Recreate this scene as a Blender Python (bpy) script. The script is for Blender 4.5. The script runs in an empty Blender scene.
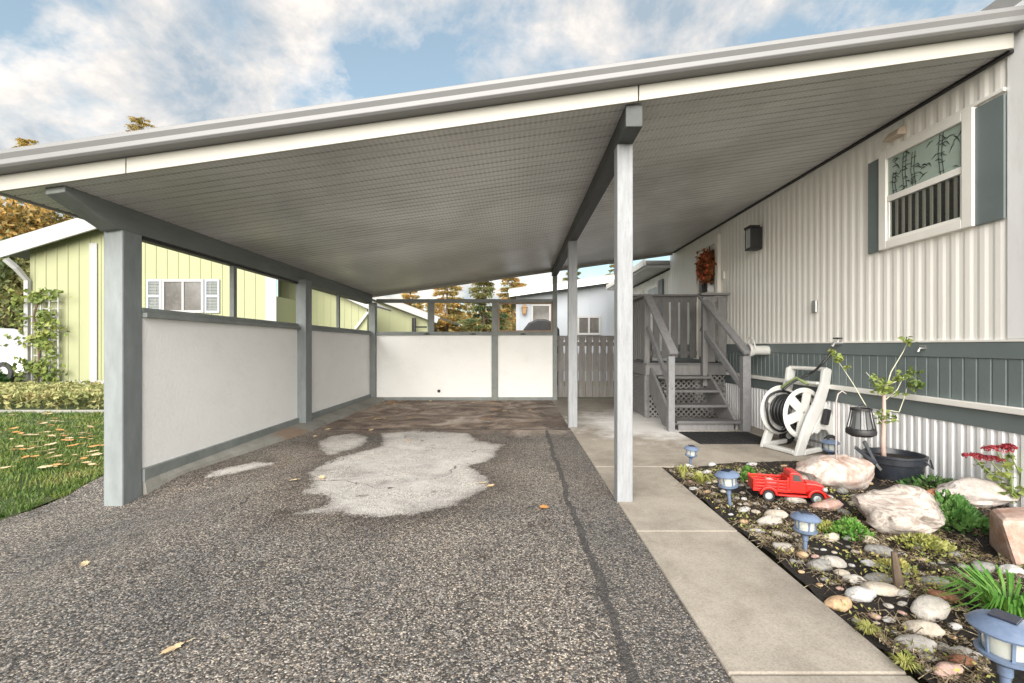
import bpy, bmesh, math, random
from mathutils import Vector, Matrix, noise
R = math.radians
PI = math.pi
random.seed(7)
F = 455.0
H = 1.2
SC = bpy.context.scene
COL = SC.collection
WX = 3.5            # plane of the white house wall

def at(px, py, Y):
    return Vector(((px-517)/F*Y, Y, H-(py-346)/F*Y))
def gz(x, y):
    def ss(t):
        t = max(0, min(1, t)); return t*t*(3-2*t)
    return -0.1*ss((4.35-y)/.7)*ss((-x-2.1)/.9)
def ground(px, py, z=0.0):
    Y = F*(H-z)/(py-346)
    return Vector(((px-517)/F*Y, Y, z))
def soffit(x):
    return H+1.591+0.1413*x

# ------------------------------------------------------------------ materials
MATS = {}
def new_mat(name):
    m = bpy.data.materials.new(name); m.use_nodes = True
    nt = m.node_tree
    b = nt.nodes['Principled BSDF']
    MATS[name] = m
    return m, nt, b
def nd(nt, t, **kw):
    n = nt.nodes.new(t)
    for k, v in kw.items():
        if k in n.inputs: n.inputs[k].default_value = v
        else: setattr(n, k, v)
    return n
def lk(nt, a, b): nt.links.new(a, b)
def ramp(nt, stops, fac=None, interp='LINEAR'):
    r = nt.nodes.new('ShaderNodeValToRGB'); r.color_ramp.interpolation = interp
    el = r.color_ramp.elements
    while len(el) > 1: el.remove(el[-1])
    el[0].position = stops[0][0]; el[0].color = (*stops[0][1], 1)
    for p, c in stops[1:]:
        e = el.new(p); e.color = (*c, 1)
    if fac is not None: lk(nt, fac, r.inputs['Fac'])
    return r
def mixc(nt, fac, a, b, bt='MIX'):
    m = nt.nodes.new('ShaderNodeMix'); m.data_type = 'RGBA'; m.blend_type = bt
    for s, v in ((m.inputs[0], fac), (m.inputs[6], a), (m.inputs[7], b)):
        if isinstance(v, (int, float)): s.default_value = v
        elif isinstance(v, tuple): s.default_value = (*v, 1) if len(v) == 3 else v
        else: lk(nt, v, s)
    return m.outputs[2]
def math_(nt, op, a, b=None, c=None):
    m = nt.nodes.new('ShaderNodeMath'); m.operation = op
    for i, v in enumerate((a, b, c)):
        if v is None: continue
        if isinstance(v, (int, float)): m.inputs[i].default_value = v
        else: lk(nt, v, m.inputs[i])
    return m.outputs[0]
def coords(nt, scale=(1, 1, 1), kind='Object'):
    tc = nt.nodes.new('ShaderNodeTexCoord'); mp = nt.nodes.new('ShaderNodeMapping')
    mp.inputs['Scale'].default_value = scale
    lk(nt, tc.outputs[kind], mp.inputs['Vector'])
    return mp.outputs['Vector']
def noise_t(nt, vec, scale, detail=5, rough=.6, dist=0):
    n = nd(nt, 'ShaderNodeTexNoise', Scale=scale, Detail=detail, Roughness=rough, Distortion=dist)
    lk(nt, vec, n.inputs['Vector']); return n.outputs['Fac']
def bump(nt, b, h, strength=.3, dist=.01):
    n = nd(nt, 'ShaderNodeBump', Strength=strength, Distance=dist)
    lk(nt, h, n.inputs['Height']); lk(nt, n.outputs['Normal'], b.inputs['Normal'])
def geo_pos(nt):
    return nt.nodes.new('ShaderNodeNewGeometry').outputs['Position']

def paint(name, col, rough=.55, vary=.12, dirt=.15, dirtcol=(.12, .10, .08), scale=3, streak=(1, 1, 1), bmp=.15, metal=0, fine=60):
    """painted or plain surface with slight tone variation, grime patches and fine surface bump"""
    m, nt, b = new_mat(name)
    v = coords(nt, streak)
    n1 = noise_t(nt, v, scale, 6, .65)
    lo = tuple(c*(1-vary) for c in col); hi = tuple(min(1, c*(1+vary*.6)) for c in col)
    r1 = ramp(nt, [(.3, lo), (.7, hi)], n1)
    n2 = noise_t(nt, v, scale*2.7, 8, .72)
    r2 = ramp(nt, [(.52, (0, 0, 0)), (.78, (1, 1, 1))], n2)
    f = math_(nt, 'MULTIPLY', r2.outputs[0], dirt)
    lk(nt, mixc(nt, f, r1.outputs[0], dirtcol), b.inputs['Base Color'])
    n3 = noise_t(nt, coords(nt), fine, 3, .6)
    bump(nt, b, n3, bmp, .004)
    b.inputs['Roughness'].default_value = rough
    b.inputs['Metallic'].default_value = metal
    return m

M = {}
M['post_grey'] = paint('post_grey', (.20, .222, .228), .6, .2, .35, (.12, .12, .115), 3, (3, 3, .8), .25)
M['post_pale'] = paint('post_pale', (.25, .26, .275), .6, .2, .75, (.13, .13, .13), 5, (6, 6, .7), .4)
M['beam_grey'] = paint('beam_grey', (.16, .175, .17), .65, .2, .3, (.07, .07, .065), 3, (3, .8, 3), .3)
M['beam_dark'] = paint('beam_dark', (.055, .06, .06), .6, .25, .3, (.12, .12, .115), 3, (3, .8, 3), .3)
M['trim_grey'] = paint('trim_grey', (.22, .24, .235), .6, .2, .3, (.1, .1, .09), 4, (1, 1, 1), .3)
M['panel_white'] = paint('panel_white', (.90, .90, .895), .75, .03, .14, (.5, .47, .42), 1.1, (1, 1, 1.5), .8, 0, 25)
M['siding_white'] = paint('siding_white', (.88, .86, .82), .42, .04, .34, (.50, .43, .35), 1.6, (2.5, 2.5, .22), .08)
M['skirt_white'] = paint('skirt_white', (.82, .82, .83), .45, .06, .3, (.45, .42, .38), 2.0, (2, 2, .5), .08)
M['grey_green'] = paint('grey_green', (.15, .182, .185), .5, .12, .15, (.1, .12, .11), 2.2, (1, 1, 1), .1)
M['trim_white'] = paint('trim_white', (.84, .82, .78), .45, .04, .12, (.5, .46, .4), 3, (1, 1, 1), .08)
M['fascia_cream'] = paint('fascia_cream', (.37, .36, .325), .5, .05, .18, (.5, .45, .36), 1.6, (1, 1, 1), .1)
M['gutter_white'] = paint('gutter_white', (.19, .19, .195), .38, .05, .2, (.3, .29, .27), 2.0, (.5, 2, 2), .08)
M['deck_grey'] = paint('deck_grey', (.20, .195, .197), .7, .22, .4, (.1, .095, .09), 5, (5, 5, 1), .4)
M['rail_grey'] = paint('rail_grey', (.22, .22, .23), .6, .2, .35, (.14, .135, .13), 5, (4, 1, 4), .3)
M['tread_grey'] = paint('tread_grey', (.135, .135, .14), .7, .25, .4, (.12, .11, .10), 4, (1, 4, 4), .4)
M['fence_wood'] = paint('fence_wood', (.23, .22, .215), .8, .25, .4, (.09, .08, .07), 5, (5, 5, .7), .5)
M['frame_brown'] = paint('frame_brown', (.34, .24, .17), .7, .2, .2, (.14, .1, .07), 5)
M['black'] = paint('black', (.018, .018, .02), .5, .3, .1, (.06, .06, .06), 8, (1, 1, 1), .2)
M['black_pot'] = paint('black_pot', (.02, .024, .032), .38, .3, .35, (.09, .085, .08), 6, (1, 1, 1), .2)
M['rubber'] = paint('rubber', (.025, .025, .027), .75, .3, .3, (.1, .09, .08), 9)
M['hose_black'] = paint('hose_black', (.02, .02, .022), .4, .2, .1, (.08, .08, .08), 9)
M['plastic_white'] = paint('plastic_white', (.60, .60, .58), .42, .05, .3, (.34, .3, .24), 6, (1, 1, 1), .06)
M['plastic_blue'] = paint('plastic_blue', (.125, .17, .26), .38, .18, .3, (.3, .32, .36), 25, (1, 1, 1), .1)
M['red_paint'] = paint('red_paint', (.55, .018, .012), .35, .12, .15, (.3, .03, .02), 18, (1, 1, 1), .06)
M['wheel_pale'] = paint('wheel_pale', (.36, .40, .40), .45, .1, .2, (.3, .3, .3), 20)
M['lime'] = paint('lime', (.285, .298, .17), .6, .07, .12, (.42, .45, .18), .8, (1, 1, .4), .1)
M['lime_trim'] = paint('lime_trim', (.34, .34, .34), .55, .04, .1, (.5, .5, .45), 1)
M['far_white'] = paint('far_white', (.33, .355, .39), .6, .05, .1, (.5, .52, .55), .8)
M['roof_grey'] = paint('roof_grey', (.30, .29, .28), .8, .15, .2, (.15, .14, .13), 2)
M['car_white'] = paint('car_white', (.78, .79, .82), .25, .03, .05, (.5, .5, .5), 2, (1, 1, 1), 0)
M['brass'] = paint('brass', (.32, .2, .1), .5, .2, .2, (.1, .07, .04), 8)
M['steel'] = paint('steel', (.5, .5, .5), .35, .1, .2, (.25, .25, .24), 12, (1, 1, 1), .1, .8)
M['bark'] = paint('bark', (.12, .085, .06), .9, .3, .4, (.04, .03, .025), 6, (4, 4, 1), .8)
M['dark_interior'] = paint('dark_interior', (.022, .02, .018), .8, .2, 0)
M['curtain'] = paint('curtain', (.55, .5, .42), .8, .1, .1)
M['blind'] = paint('blind', (.45, .42, .37), .6, .1, .1)
M['beige_vent'] = paint('beige_vent', (.62, .52, .42), .55, .1, .3, (.3, .2, .12), 10)
M['pinkish_stem'] = paint('pinkish_stem', (.46, .34, .30), .7, .15, .3, (.4, .2, .15), 12)
M['stem_pale'] = paint('stem_pale', (.5, .5, .38), .7, .15, .2, (.3, .28, .16), 12)
M['stem_green'] = paint('stem_green', (.2, .26, .1), .7, .15, .2, (.15, .12, .05), 12)
M['rod'] = paint('rod', (.36, .32, .3), .5, .1, .2, (.2, .15, .1), 12)
M['mat_black'] = paint('mat_black', (.012, .012, .013), .85, .5, .3, (.12, .12, .12), 30, (1, 1, 1), .8)
M['light_window'] = paint('light_window', (.5, .52, .54), .2, .2, .2)
M['lantern_glass'] = paint('lantern_glass', (.17, .175, .18), .15, .2, .2)
M['pane_dark'] = paint('pane_dark', (.09, .085, .08), .12, .3, .3, (.3, .28, .25), 3, (1, 1, 1), 0)
M['rust_light'] = paint('rust_light', (.42, .30, .2), .9, .2, .5, (.25, .15, .09), 10)

def glass_mat():
    m, nt, b = new_mat('window_glass')
    nt.nodes.remove(b)
    out = nt.nodes['Material Output']
    tr = nd(nt, 'ShaderNodeBsdfTransparent', Color=(.85, .87, .86, 1))
    gl = nd(nt, 'ShaderNodeBsdfGlossy', Color=(1, 1, 1, 1), Roughness=.03)
    fr = nd(nt, 'ShaderNodeLayerWeight', Blend=.5)
    mx = nt.nodes.new('ShaderNodeMixShader')
    f = math_(nt, 'ADD', math_(nt, 'MULTIPLY', math_(nt, 'POWER', fr.outputs['Facing'], 3.0), .6), .04)
    lk(nt, f, mx.inputs[0]); lk(nt, tr.outputs[0], mx.inputs[1]); lk(nt, gl.outputs[0], mx.inputs[2])
    lk(nt, mx.outputs[0], out.inputs[0])
    return m
M['glass'] = glass_mat()

def leaf_mat(name, cols, scale=2.0, rough=.6, trans=.25):
    """foliage whose tone changes from clump to clump and leaf to leaf"""
    m, nt, b = new_mat(name)
    p = geo_pos(nt)
    n1 = noise_t(nt, p, scale, 3, .6)
    n2 = noise_t(nt, p, scale*17, 2, .6)
    f = math_(nt, 'ADD', math_(nt, 'MULTIPLY', n1, .6), math_(nt, 'MULTIPLY', n2, .4))
    k = len(cols)
    r = ramp(nt, [(.33+.34*i/(k-1), c) for i, c in enumerate(cols)], f)
    lk(nt, r.outputs[0], b.inputs['Base Color'])
    b.inputs['Roughness'].default_value = rough
    if trans:
        out = nt.nodes['Material Output']
        t = nt.nodes.new('ShaderNodeBsdfTranslucent'); lk(nt, r.outputs[0], t.inputs['Color'])
        mx = nd(nt, 'ShaderNodeMixShader'); mx.inputs[0].default_value = trans
        lk(nt, b.outputs[0], mx.inputs[1]); lk(nt, t.outputs[0], mx.inputs[2]); lk(nt, mx.outputs[0], out.inputs[0])
    return m
M['spruce'] = leaf_mat('spruce', [(.06, .08, .03), (.24, .22, .07), (.55, .34, .10), (.75, .5, .2)], .9, .6, .45)
M['spruce_green'] = leaf_mat('spruce_green', [(.03, .06, .025), (.10, .14, .05), (.25, .24, .09), (.5, .33, .12)], .9, .6, .4)
M['autumn'] = leaf_mat('autumn', [(.03, .035, .015), (.14, .13, .04), (.5, .3, .08), (.7, .42, .12)], .9, .6, .35)
M['gold'] = leaf_mat('gold', [(.10, .09, .02), (.30, .23, .05), (.5, .36, .09), (.6, .42, .14)], 1.2, .6, .4)
M['shrub_green'] = leaf_mat('shrub_green', [(.02, .05, .015), (.05, .13, .03), (.12, .22, .06)], 3)
M['hedge'] = leaf_mat('hedge', [(.09, .11, .03), (.24, .27, .09), (.46, .44, .2), (.34, .16, .06)], 3)
M['vine'] = leaf_mat('vine', [(.06, .12, .03), (.2, .26, .06), (.42, .4, .12)], 4)
M['grass'] = leaf_mat('grass', [(.04, .09, .015), (.085, .15, .025), (.16, .21, .045), (.33, .28, .11)], 1.6)
M['bright_green'] = leaf_mat('bright_green', [(.04, .14, .015), (.09, .24, .03), (.22, .36, .07)], 12)
M['yellow_green'] = leaf_mat('yellow_green', [(.14, .16, .03), (.32, .33, .08), (.48, .45, .22)], 12)
M['mid_green'] = leaf_mat('mid_green', [(.03, .09, .02), (.08, .2, .04), (.2, .34, .1)], 10)
M['litter'] = leaf_mat('litter', [(.012, .008, .005), (.055, .038, .02), (.26, .20, .12), (.7, .63, .50)], 14, .8, .1)
M['weeds'] = leaf_mat('weeds', [(.07, .11, .02), (.2, .25, .05), (.45, .42, .14), (.5, .33, .1)], 5)
M['sedum_red'] = leaf_mat('sedum_red', [(.10, .008, .012), (.22, .012, .02), (.34, .04, .05)], 40, .7, 0)
M['leaf_orange'] = leaf_mat('leaf_orange', [(.4, .14, .04), (.6, .3, .1), (.72, .45, .2)], 3, .6, .1)
M['leaf_tan'] = leaf_mat('leaf_tan', [(.5, .36, .2), (.65, .5, .3), (.78, .64, .42)], 3, .6, .1)
M['wreath_leaf'] = leaf_mat('wreath_leaf', [(.03, .018, .012), (.12, .03, .015), (.38, .13, .03), (.12, .09, .03)], 22, .6, 0)
M['wreath_berry'] = paint('wreath_berry', (.6, .1, .03), .4, .3, .2, (.3, .04, .02), 20)

# ---- ground materials
def asphalt_mat():
    m, nt, b = new_mat('asphalt')
    p = geo_pos(nt)
    # chips of aggregate
    warp = nd(nt, 'ShaderNodeTexNoise', Scale=70.0, Detail=2.0); lk(nt, p, warp.inputs['Vector'])
    vm = nt.nodes.new('ShaderNodeVectorMath'); vm.operation = 'MULTIPLY_ADD'
    lk(nt, warp.outputs['Color'], vm.inputs[0]); vm.inputs[1].default_value = (.012, .012, .012); lk(nt, p, vm.inputs[2])
    v = nd(nt, 'ShaderNodeTexVoronoi', Scale=128.0); lk(nt, vm.outputs[0], v.inputs['Vector'])
    sep = nt.nodes.new('ShaderNodeSeparateColor'); lk(nt, v.outputs['Color'], sep.inputs[0])
    chips = ramp(nt, [(0, (.045, .041, .039)), (.28, (.10, .093, .088)), (.5, (.19, .177, .166)), (.72, (.31, .288, .265)), (.9, (.48, .44, .40)), (1, (.72, .66, .58))], sep.outputs[0])
    tint = ramp(nt, [(0, (.92, .98, 1.02)), (.5, (1, 1, .99)), (1, (1.1, 1.0, .86))], sep.outputs[1])
    chip = mixc(nt, 1.0, chips.outputs[0], tint.outputs[0], 'MULTIPLY')
    edge = ramp(nt, [(.0, (1, 1, 1)), (.45, (1, 1, 1)), (.75, (.3, .29, .28))], v.outputs['Distance'])
    # matrix between chips
    d = ramp(nt, [(.25, (1, 1, 1)), (.62, (.25, .24, .24))], v.outputs['Distance'])
    base = mixc(nt, .7, chip, mixc(nt, 1.0, chip, d.outputs[0], 'MULTIPLY'))
    # wide tone changes
    n = noise_t(nt, p, .7, 6, .6, .4)
    wide = ramp(nt, [(.30, (.52, .53, .56)), (.42, (.82, .82, .83)), (.55, (1.05, 1.02, .99)), (.70, (1.45, 1.38, 1.30))], n)
    base = mixc(nt, 1.0, base, wide.outputs[0], 'MULTIPLY')
    sp = nt.nodes.new('ShaderNodeSeparateXYZ'); lk(nt, p, sp.inputs[0])
    X, Y = sp.outputs[0], sp.outputs[1]
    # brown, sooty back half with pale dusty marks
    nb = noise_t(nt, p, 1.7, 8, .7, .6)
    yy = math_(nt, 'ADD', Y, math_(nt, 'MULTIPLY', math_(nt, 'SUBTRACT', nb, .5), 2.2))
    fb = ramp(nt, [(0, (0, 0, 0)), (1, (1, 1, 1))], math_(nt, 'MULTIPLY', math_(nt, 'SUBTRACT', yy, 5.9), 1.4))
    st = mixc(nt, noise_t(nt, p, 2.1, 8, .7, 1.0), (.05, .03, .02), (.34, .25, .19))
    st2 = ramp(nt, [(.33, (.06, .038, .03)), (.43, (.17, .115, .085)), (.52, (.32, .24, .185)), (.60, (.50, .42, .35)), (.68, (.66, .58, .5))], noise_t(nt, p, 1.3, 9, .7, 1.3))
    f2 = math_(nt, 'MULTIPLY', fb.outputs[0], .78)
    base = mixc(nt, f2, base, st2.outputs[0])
    # oily dark spots around the light patch
    no = noise_t(nt, p, 2.6, 6, .6, .3)
    dark = ramp(nt, [(.60, (1, 1, 1)), (.70, (.5, .48, .46))], no)
    base = mixc(nt, 1.0, base, dark.outputs[0], 'MULTIPLY')
    # worn pale area: outline held in the mesh, frayed by noise, stones showing through
    atn = nt.nodes.new('ShaderNodeAttribute'); atn.attribute_name = 'worn'
    fr_ = math_(nt, 'ADD', math_(nt, 'SUBTRACT', atn.outputs['Fac'], .6), math_(nt, 'MULTIPLY', math_(nt, 'SUBTRACT', noise_t(nt, p, 4.5, 9, .72), .5), .34))
    fr_ = math_(nt, 'ADD', fr_, math_(nt, 'MULTIPLY', math_(nt, 'SUBTRACT', sep.outputs[2], .5), .05))
    wm = ramp(nt, [(0, (0, 0, 0)), (.03, (.6, .6, .6)), (.11, (1, 1, 1))], fr_).outputs[0]
    halo = ramp(nt, [(.0, (1, 1, 1)), (.15, (1, 1, 1)), (.45, (.80, .77, .75)), (.585, (.6, .57, .55)), (.6, (.52, .5, .48)), (.63, (1, 1, 1))], atn.outputs['Fac'])
    base = mixc(nt, 1.0, base, halo.outputs[0], 'MULTIPLY')
    w1 = noise_t(nt, p, 2.1, 9, .7, .7)
    wc = ramp(nt, [(.34, (.19, .18, .175)), (.44, (.33, .315, .30)), (.54, (.46, .44, .42)), (.66, (.58, .555, .53))], w1)
    wch = ramp(nt, [(0, (.16, .15, .14)), (.35, (.34, .32, .30)), (1, (.7, .66, .6))], sep.outputs[0])
    w2 = ramp(nt, [(.4, (.2, .2, .2)), (.62, (.9, .9, .9))], noise_t(nt, p, 3.1, 8, .7, .2))
    wcol = mixc(nt, w2.outputs[0], wc.outputs[0], wch.outputs[0])
    wcol = mixc(nt, 1.0, wcol, ramp(nt, [(.30, (.3, .28, .27)), (.37, (1, 1, 1))], noise_t(nt, p, 3.9, 7, .65, .5)).outputs[0], 'MULTIPLY')
    base = mixc(nt, wm, base, wcol)
    # oil drips and faint wheel lanes
    oil = ramp(nt, [(.22, (.38, .36, .35)), (.30, (1, 1, 1))], noise_t(nt, p, 2.2, 3, .5, .2))
    base = mixc(nt, 1.0, base, oil.outputs[0], 'MULTIPLY')
    ck = nd(nt, 'ShaderNodeTexVoronoi', Scale=.85); ck.feature = 'DISTANCE_TO_EDGE'
    cw = nt.nodes.new('ShaderNodeVectorMath'); cw.operation = 'MULTIPLY_ADD'
    cnz = nd(nt, 'ShaderNodeTexNoise', Scale=2.5, Detail=6.0); lk(nt, p, cnz.inputs['Vector'])
    lk(nt, cnz.outputs['Color'], cw.inputs[0]); cw.inputs[1].default_value = (.7, .7, .7); lk(nt, p, cw.inputs[2]); lk(nt, cw.outputs[0], ck.inputs['Vector'])
    crk = math_(nt, 'MULTIPLY', math_(nt, 'LESS_THAN', ck.outputs['Distance'], .0055), math_(nt, 'GREATER_THAN', noise_t(nt, p, .9, 3, .5), .5))
    base = mixc(nt, math_(nt, 'MULTIPLY', crk, .75), base, (.03, .028, .027))
    # wet dark seam across at Y 6.4, tar crack along X .40
    wob = math_(nt, 'MULTIPLY', math_(nt, 'SUBTRACT', noise_t(nt, p, 1.6, 5, .6), .5), .35)
    s1 = math_(nt, 'ABSOLUTE', math_(nt, 'SUBTRACT', math_(nt, 'ADD', Y, wob), 6.55))
    s1 = math_(nt, 'LESS_THAN', s1, .035)
    s2a = math_(nt, 'ABSOLUTE', math_(nt, 'SUBTRACT', math_(nt, 'ADD', X, math_(nt, 'MULTIPLY', wob, .5)), .41))
    wv = math_(nt, 'MULTIPLY', noise_t(nt, p, 5, 4, .6), .042)
    s2 = math_(nt, 'MULTIPLY', math_(nt, 'LESS_THAN', s2a, wv), math_(nt, 'LESS_THAN', Y, 6.5))
    s = math_(nt, 'MULTIPLY', math_(nt, 'MAXIMUM', s1, s2), .72)
    base = mixc(nt, s, base, (.03, .028, .028))
    # the strip between crack and walk is a slightly darker pour
    strip = math_(nt, 'MULTIPLY', math_(nt, 'GREATER_THAN', X, .41), .22)
    base = mixc(nt, strip, base, (.06, .058, .06))
    lk(nt, base, b.inputs['Base Color'])
    b.inputs['Roughness'].default_value = .85
    h = math_(nt, 'SUBTRACT', math_(nt, 'SUBTRACT', 1, v.outputs['Distance']), math_(nt, 'MULTIPLY', s, 1.5))
    bump(nt, b, h, .55, .006)
    return m
M['asphalt'] = asphalt_mat()

def concrete_mat(name, col, joint=True, stain=True):
    m, nt, b = new_mat(name)
    p = geo_pos(nt)
    n1 = noise_t(nt, p, 1.6, 8, .65, .2)
    r = ramp(nt, [(.3, tuple(c*.72 for c in col)), (.5, col), (.7, tuple(c*1.2 for c in col))], n1)
    n2 = noise_t(nt, p, 120, 3, .7)
    sp_ = ramp(nt, [(.3, (.72, .72, .72)), (.55, (1, 1, 1)), (.75, (1.12, 1.12, 1.1))], n2)
    base = mixc(nt, 1.0, r.outputs[0], sp_.outputs[0], 'MULTIPLY')
    b2 = ramp(nt, [(.3, (.80, .78, .75)), (.5, (1, 1, 1)), (.72, (1.1, 1.1, 1.1))], noise_t(nt, p, 4.2, 8, .7, .4))
    base = mixc(nt, 1.0, base, b2.outputs[0], 'MULTIPLY')
    n3 = noise_t(nt, p, 14, 4, .6)
    pits = ramp(nt, [(.2, (.45, .42, .38)), (.29, (1, 1, 1))], n3)
    base = mixc(nt, 1.0, base, pits.outputs[0], 'MULTIPLY')
    sp = nt.nodes.new('ShaderNodeSeparateXYZ'); lk(nt, p, sp.inputs[0])
    if stain:   # white mineral bloom beside the steps
        dx = math_(nt, 'MULTIPLY', math_(nt, 'SUBTRACT', sp.outputs[0], 1.95), .75)
        dy = math_(nt, 'MULTIPLY', math_(nt, 'SUBTRACT', sp.outputs[1], 7.05), .6)
        rr = math_(nt, 'SQRT', math_(nt, 'ADD', math_(nt, 'MULTIPLY', dx, dx), math_(nt, 'MULTIPLY', dy, dy)))
        rr = math_(nt, 'ADD', rr, math_(nt, 'MULTIPLY', math_(nt, 'SUBTRACT', noise_t(nt, p, 2.2, 7, .7), .5), 1.5))
        fs = ramp(nt, [(.45, (1, 1, 1)), (.95, (0, 0, 0))], rr)
        base = mixc(nt, math_(nt, 'MULTIPLY', fs.outputs[0], .9), base, (.74, .72, .70))
    lk(nt, base, b.inputs['Base Color'])
    b.inputs['Roughness'].default_value = .9
    bump(nt, b, math_(nt, 'ADD', n2, n3), .25, .004)
    return m
M['concrete'] = concrete_mat('concrete', (.335, .297, .25))
M['kerb'] = concrete_mat('kerb_concrete', (.27, .265, .24), stain=False)
def add_rust(m, cx, cy, r):
    nt = m.node_tree; b = nt.nodes['Principled BSDF']; old = b.inputs['Base Color'].links[0].from_socket
    p = geo_pos(nt); vd = nt.nodes.new('ShaderNodeVectorMath'); vd.operation = 'DISTANCE'
    vs_ = nt.nodes.new('ShaderNodeVectorMath'); vs_.operation = 'MULTIPLY'; lk(nt, p, vs_.inputs[0]); vs_.inputs[1].default_value = (1, .6, 0)
    lk(nt, vs_.outputs[0], vd.inputs[0]); vd.inputs[1].default_value = (cx, cy*.6, 0)
    d = math_(nt, 'ADD', vd.outputs['Value'], math_(nt, 'MULTIPLY', math_(nt, 'SUBTRACT', noise_t(nt, p, 7, 6, .7), .5), r*1.6))
    f = ramp(nt, [(r*.7, (1, 1, 1)), (r*1.3, (0, 0, 0))], d)
    lk(nt, mixc(nt, math_(nt, 'MULTIPLY', f.outputs[0], .6), old, (.24, .14, .08)), b.inputs['Base Color'])
add_rust(M['kerb'], -3.0, 6.05, .17)
def patch_mat():
    m, nt, b = new_mat('worn_pavement')
    p = geo_pos(nt)
    v = nd(nt, 'ShaderNodeTexVoronoi', Scale=110.0); lk(nt, p, v.inputs['Vector'])
    sep = nt.nodes.new('ShaderNodeSeparateColor'); lk(nt, v.outputs['Color'], sep.inputs[0])
    chips = ramp(nt, [(0, (.14, .13, .12)), (.4, (.3, .28, .265)), (1, (.66, .62, .58))], sep.outputs[0])
    n1 = noise_t(nt, p, 1.9, 9, .68, .6)
    cr = ramp(nt, [(.3, (.26, .25, .245)), (.45, (.40, .385, .37)), (.6, (.54, .515, .495))], n1)
    n2 = noise_t(nt, p, 3.3, 7, .7, .3)
    base = mixc(nt, ramp(nt, [(.42, (.15, .15, .15)), (.62, (.85, .85, .85))], n2).outputs[0], cr.outputs[0], chips.outputs[0])
    n3 = noise_t(nt, p, 6, 6, .7)
    base = mixc(nt, 1.0, base, ramp(nt, [(.28, (.35, .33, .31)), (.36, (1, 1, 1))], n3).outputs[0], 'MULTIPLY')
    lk(nt, base, b.inputs['Base Color']); b.inputs['Roughness'].default_value = .9
    bump(nt, b, v.outputs['Distance'], -.25, .004)
    return m
M['patch'] = patch_mat()

def soil_mat(name, cols, scale=9):
    m, nt, b = new_mat(name)
    p = geo_pos(nt)
    n = noise_t(nt, p, scale, 9, .75)
    r = ramp(nt, [(.3+.4*i/(len(cols)-1), c) for i, c in enumerate(cols)], n)
    lk(nt, r.outputs[0], b.inputs['Base Color'])
    b.inputs['Roughness'].default_value = .95
    bump(nt, b, n, 1.0, .03)
    return m
M['soil'] = soil_mat('soil', [(.004, .003, .003), (.013, .009, .007), (.045, .03, .02)], 38)
M['lawn'] = soil_mat('lawn', [(.03, .05, .015), (.06, .09, .03), (.13, .11, .05)], 5)
M['earth'] = soil_mat('earth', [(.10, .12, .05), (.2, .19, .1), (.28, .25, .17)], 2)

def stone_mat(name, stops, scale=6, dist=2.0, stretch=(1, 1, 1)):
    m, nt, b = new_mat(name)
    v = coords(nt, stretch)
    n = noise_t(nt, v, scale, 8, .65, dist)
    r = ramp(nt, stops, n)
    n2 = noise_t(nt, v, scale*9, 5, .7)
    r2 = ramp(nt, [(.3, (.75, .73, .72)), (.6, (1.05, 1.05, 1.05))], n2)
    lk(nt, mixc(nt, 1.0, r.outputs[0], r2.outputs[0], 'MULTIPLY'), b.inputs['Base Color'])
    b.inputs['Roughness'].default_value = .8
    bump(nt, b, math_(nt, 'ADD', n, n2), .5, .01)
    return m
ST = {
 'pale': stone_mat('stone_pale', [(.3, (.38, .35, .31)), (.7, (.48, .455, .42))], 9),
 'cream': stone_mat('stone_cream', [(.3, (.46, .40, .32)), (.7, (.52, .465, .39))], 9),
 'white': stone_mat('stone_white', [(.3, (.36, .355, .35)), (.7, (.60, .59, .58))], 9),
 'grey': stone_mat('stone_grey', [(.3, (.15, .145, .135)), (.7, (.33, .32, .30))], 9),
 'tan': stone_mat('stone_tan', [(.3, (.38, .24, .13)), (.7, (.62, .44, .28))], 9),
 'pink': stone_mat('stone_pink', [(.3, (.42, .25, .2)), (.7, (.66, .48, .42))], 9),
 'rusty': stone_mat('stone_rusty', [(.3, (.22, .08, .04)), (.7, (.46, .22, .13))], 9),
}
M['boulder_pink'] = stone_mat('boulder_pink', [(.32, (.26, .16, .13)), (.45, (.44, .33, .28)), (.58, (.56, .51, .47)), (.7, (.38, .27, .22))], 3.2, 2.5)
M['boulder_grey'] = stone_mat('boulder_grey', [(.3, (.18, .16, .14)), (.42, (.26, .22, .19)), (.5, (.48, .43, .39)), (.58, (.30, .25, .22)), (.68, (.46, .40, .36))], 3.0, 2.2, (1, 1, 3.2))
M['boulder_red'] = stone_mat('boulder_red', [(.3, (.30, .16, .10)), (.5, (.42, .29, .24)), (.7, (.52, .40, .35))], 4, 1.0)
M['boulder_pale'] = stone_mat('boulder_pale', [(.3, (.40, .36, .33)), (.5, (.46, .41, .38)), (.7, (.56, .53, .51))], 4, 2.0)

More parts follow.
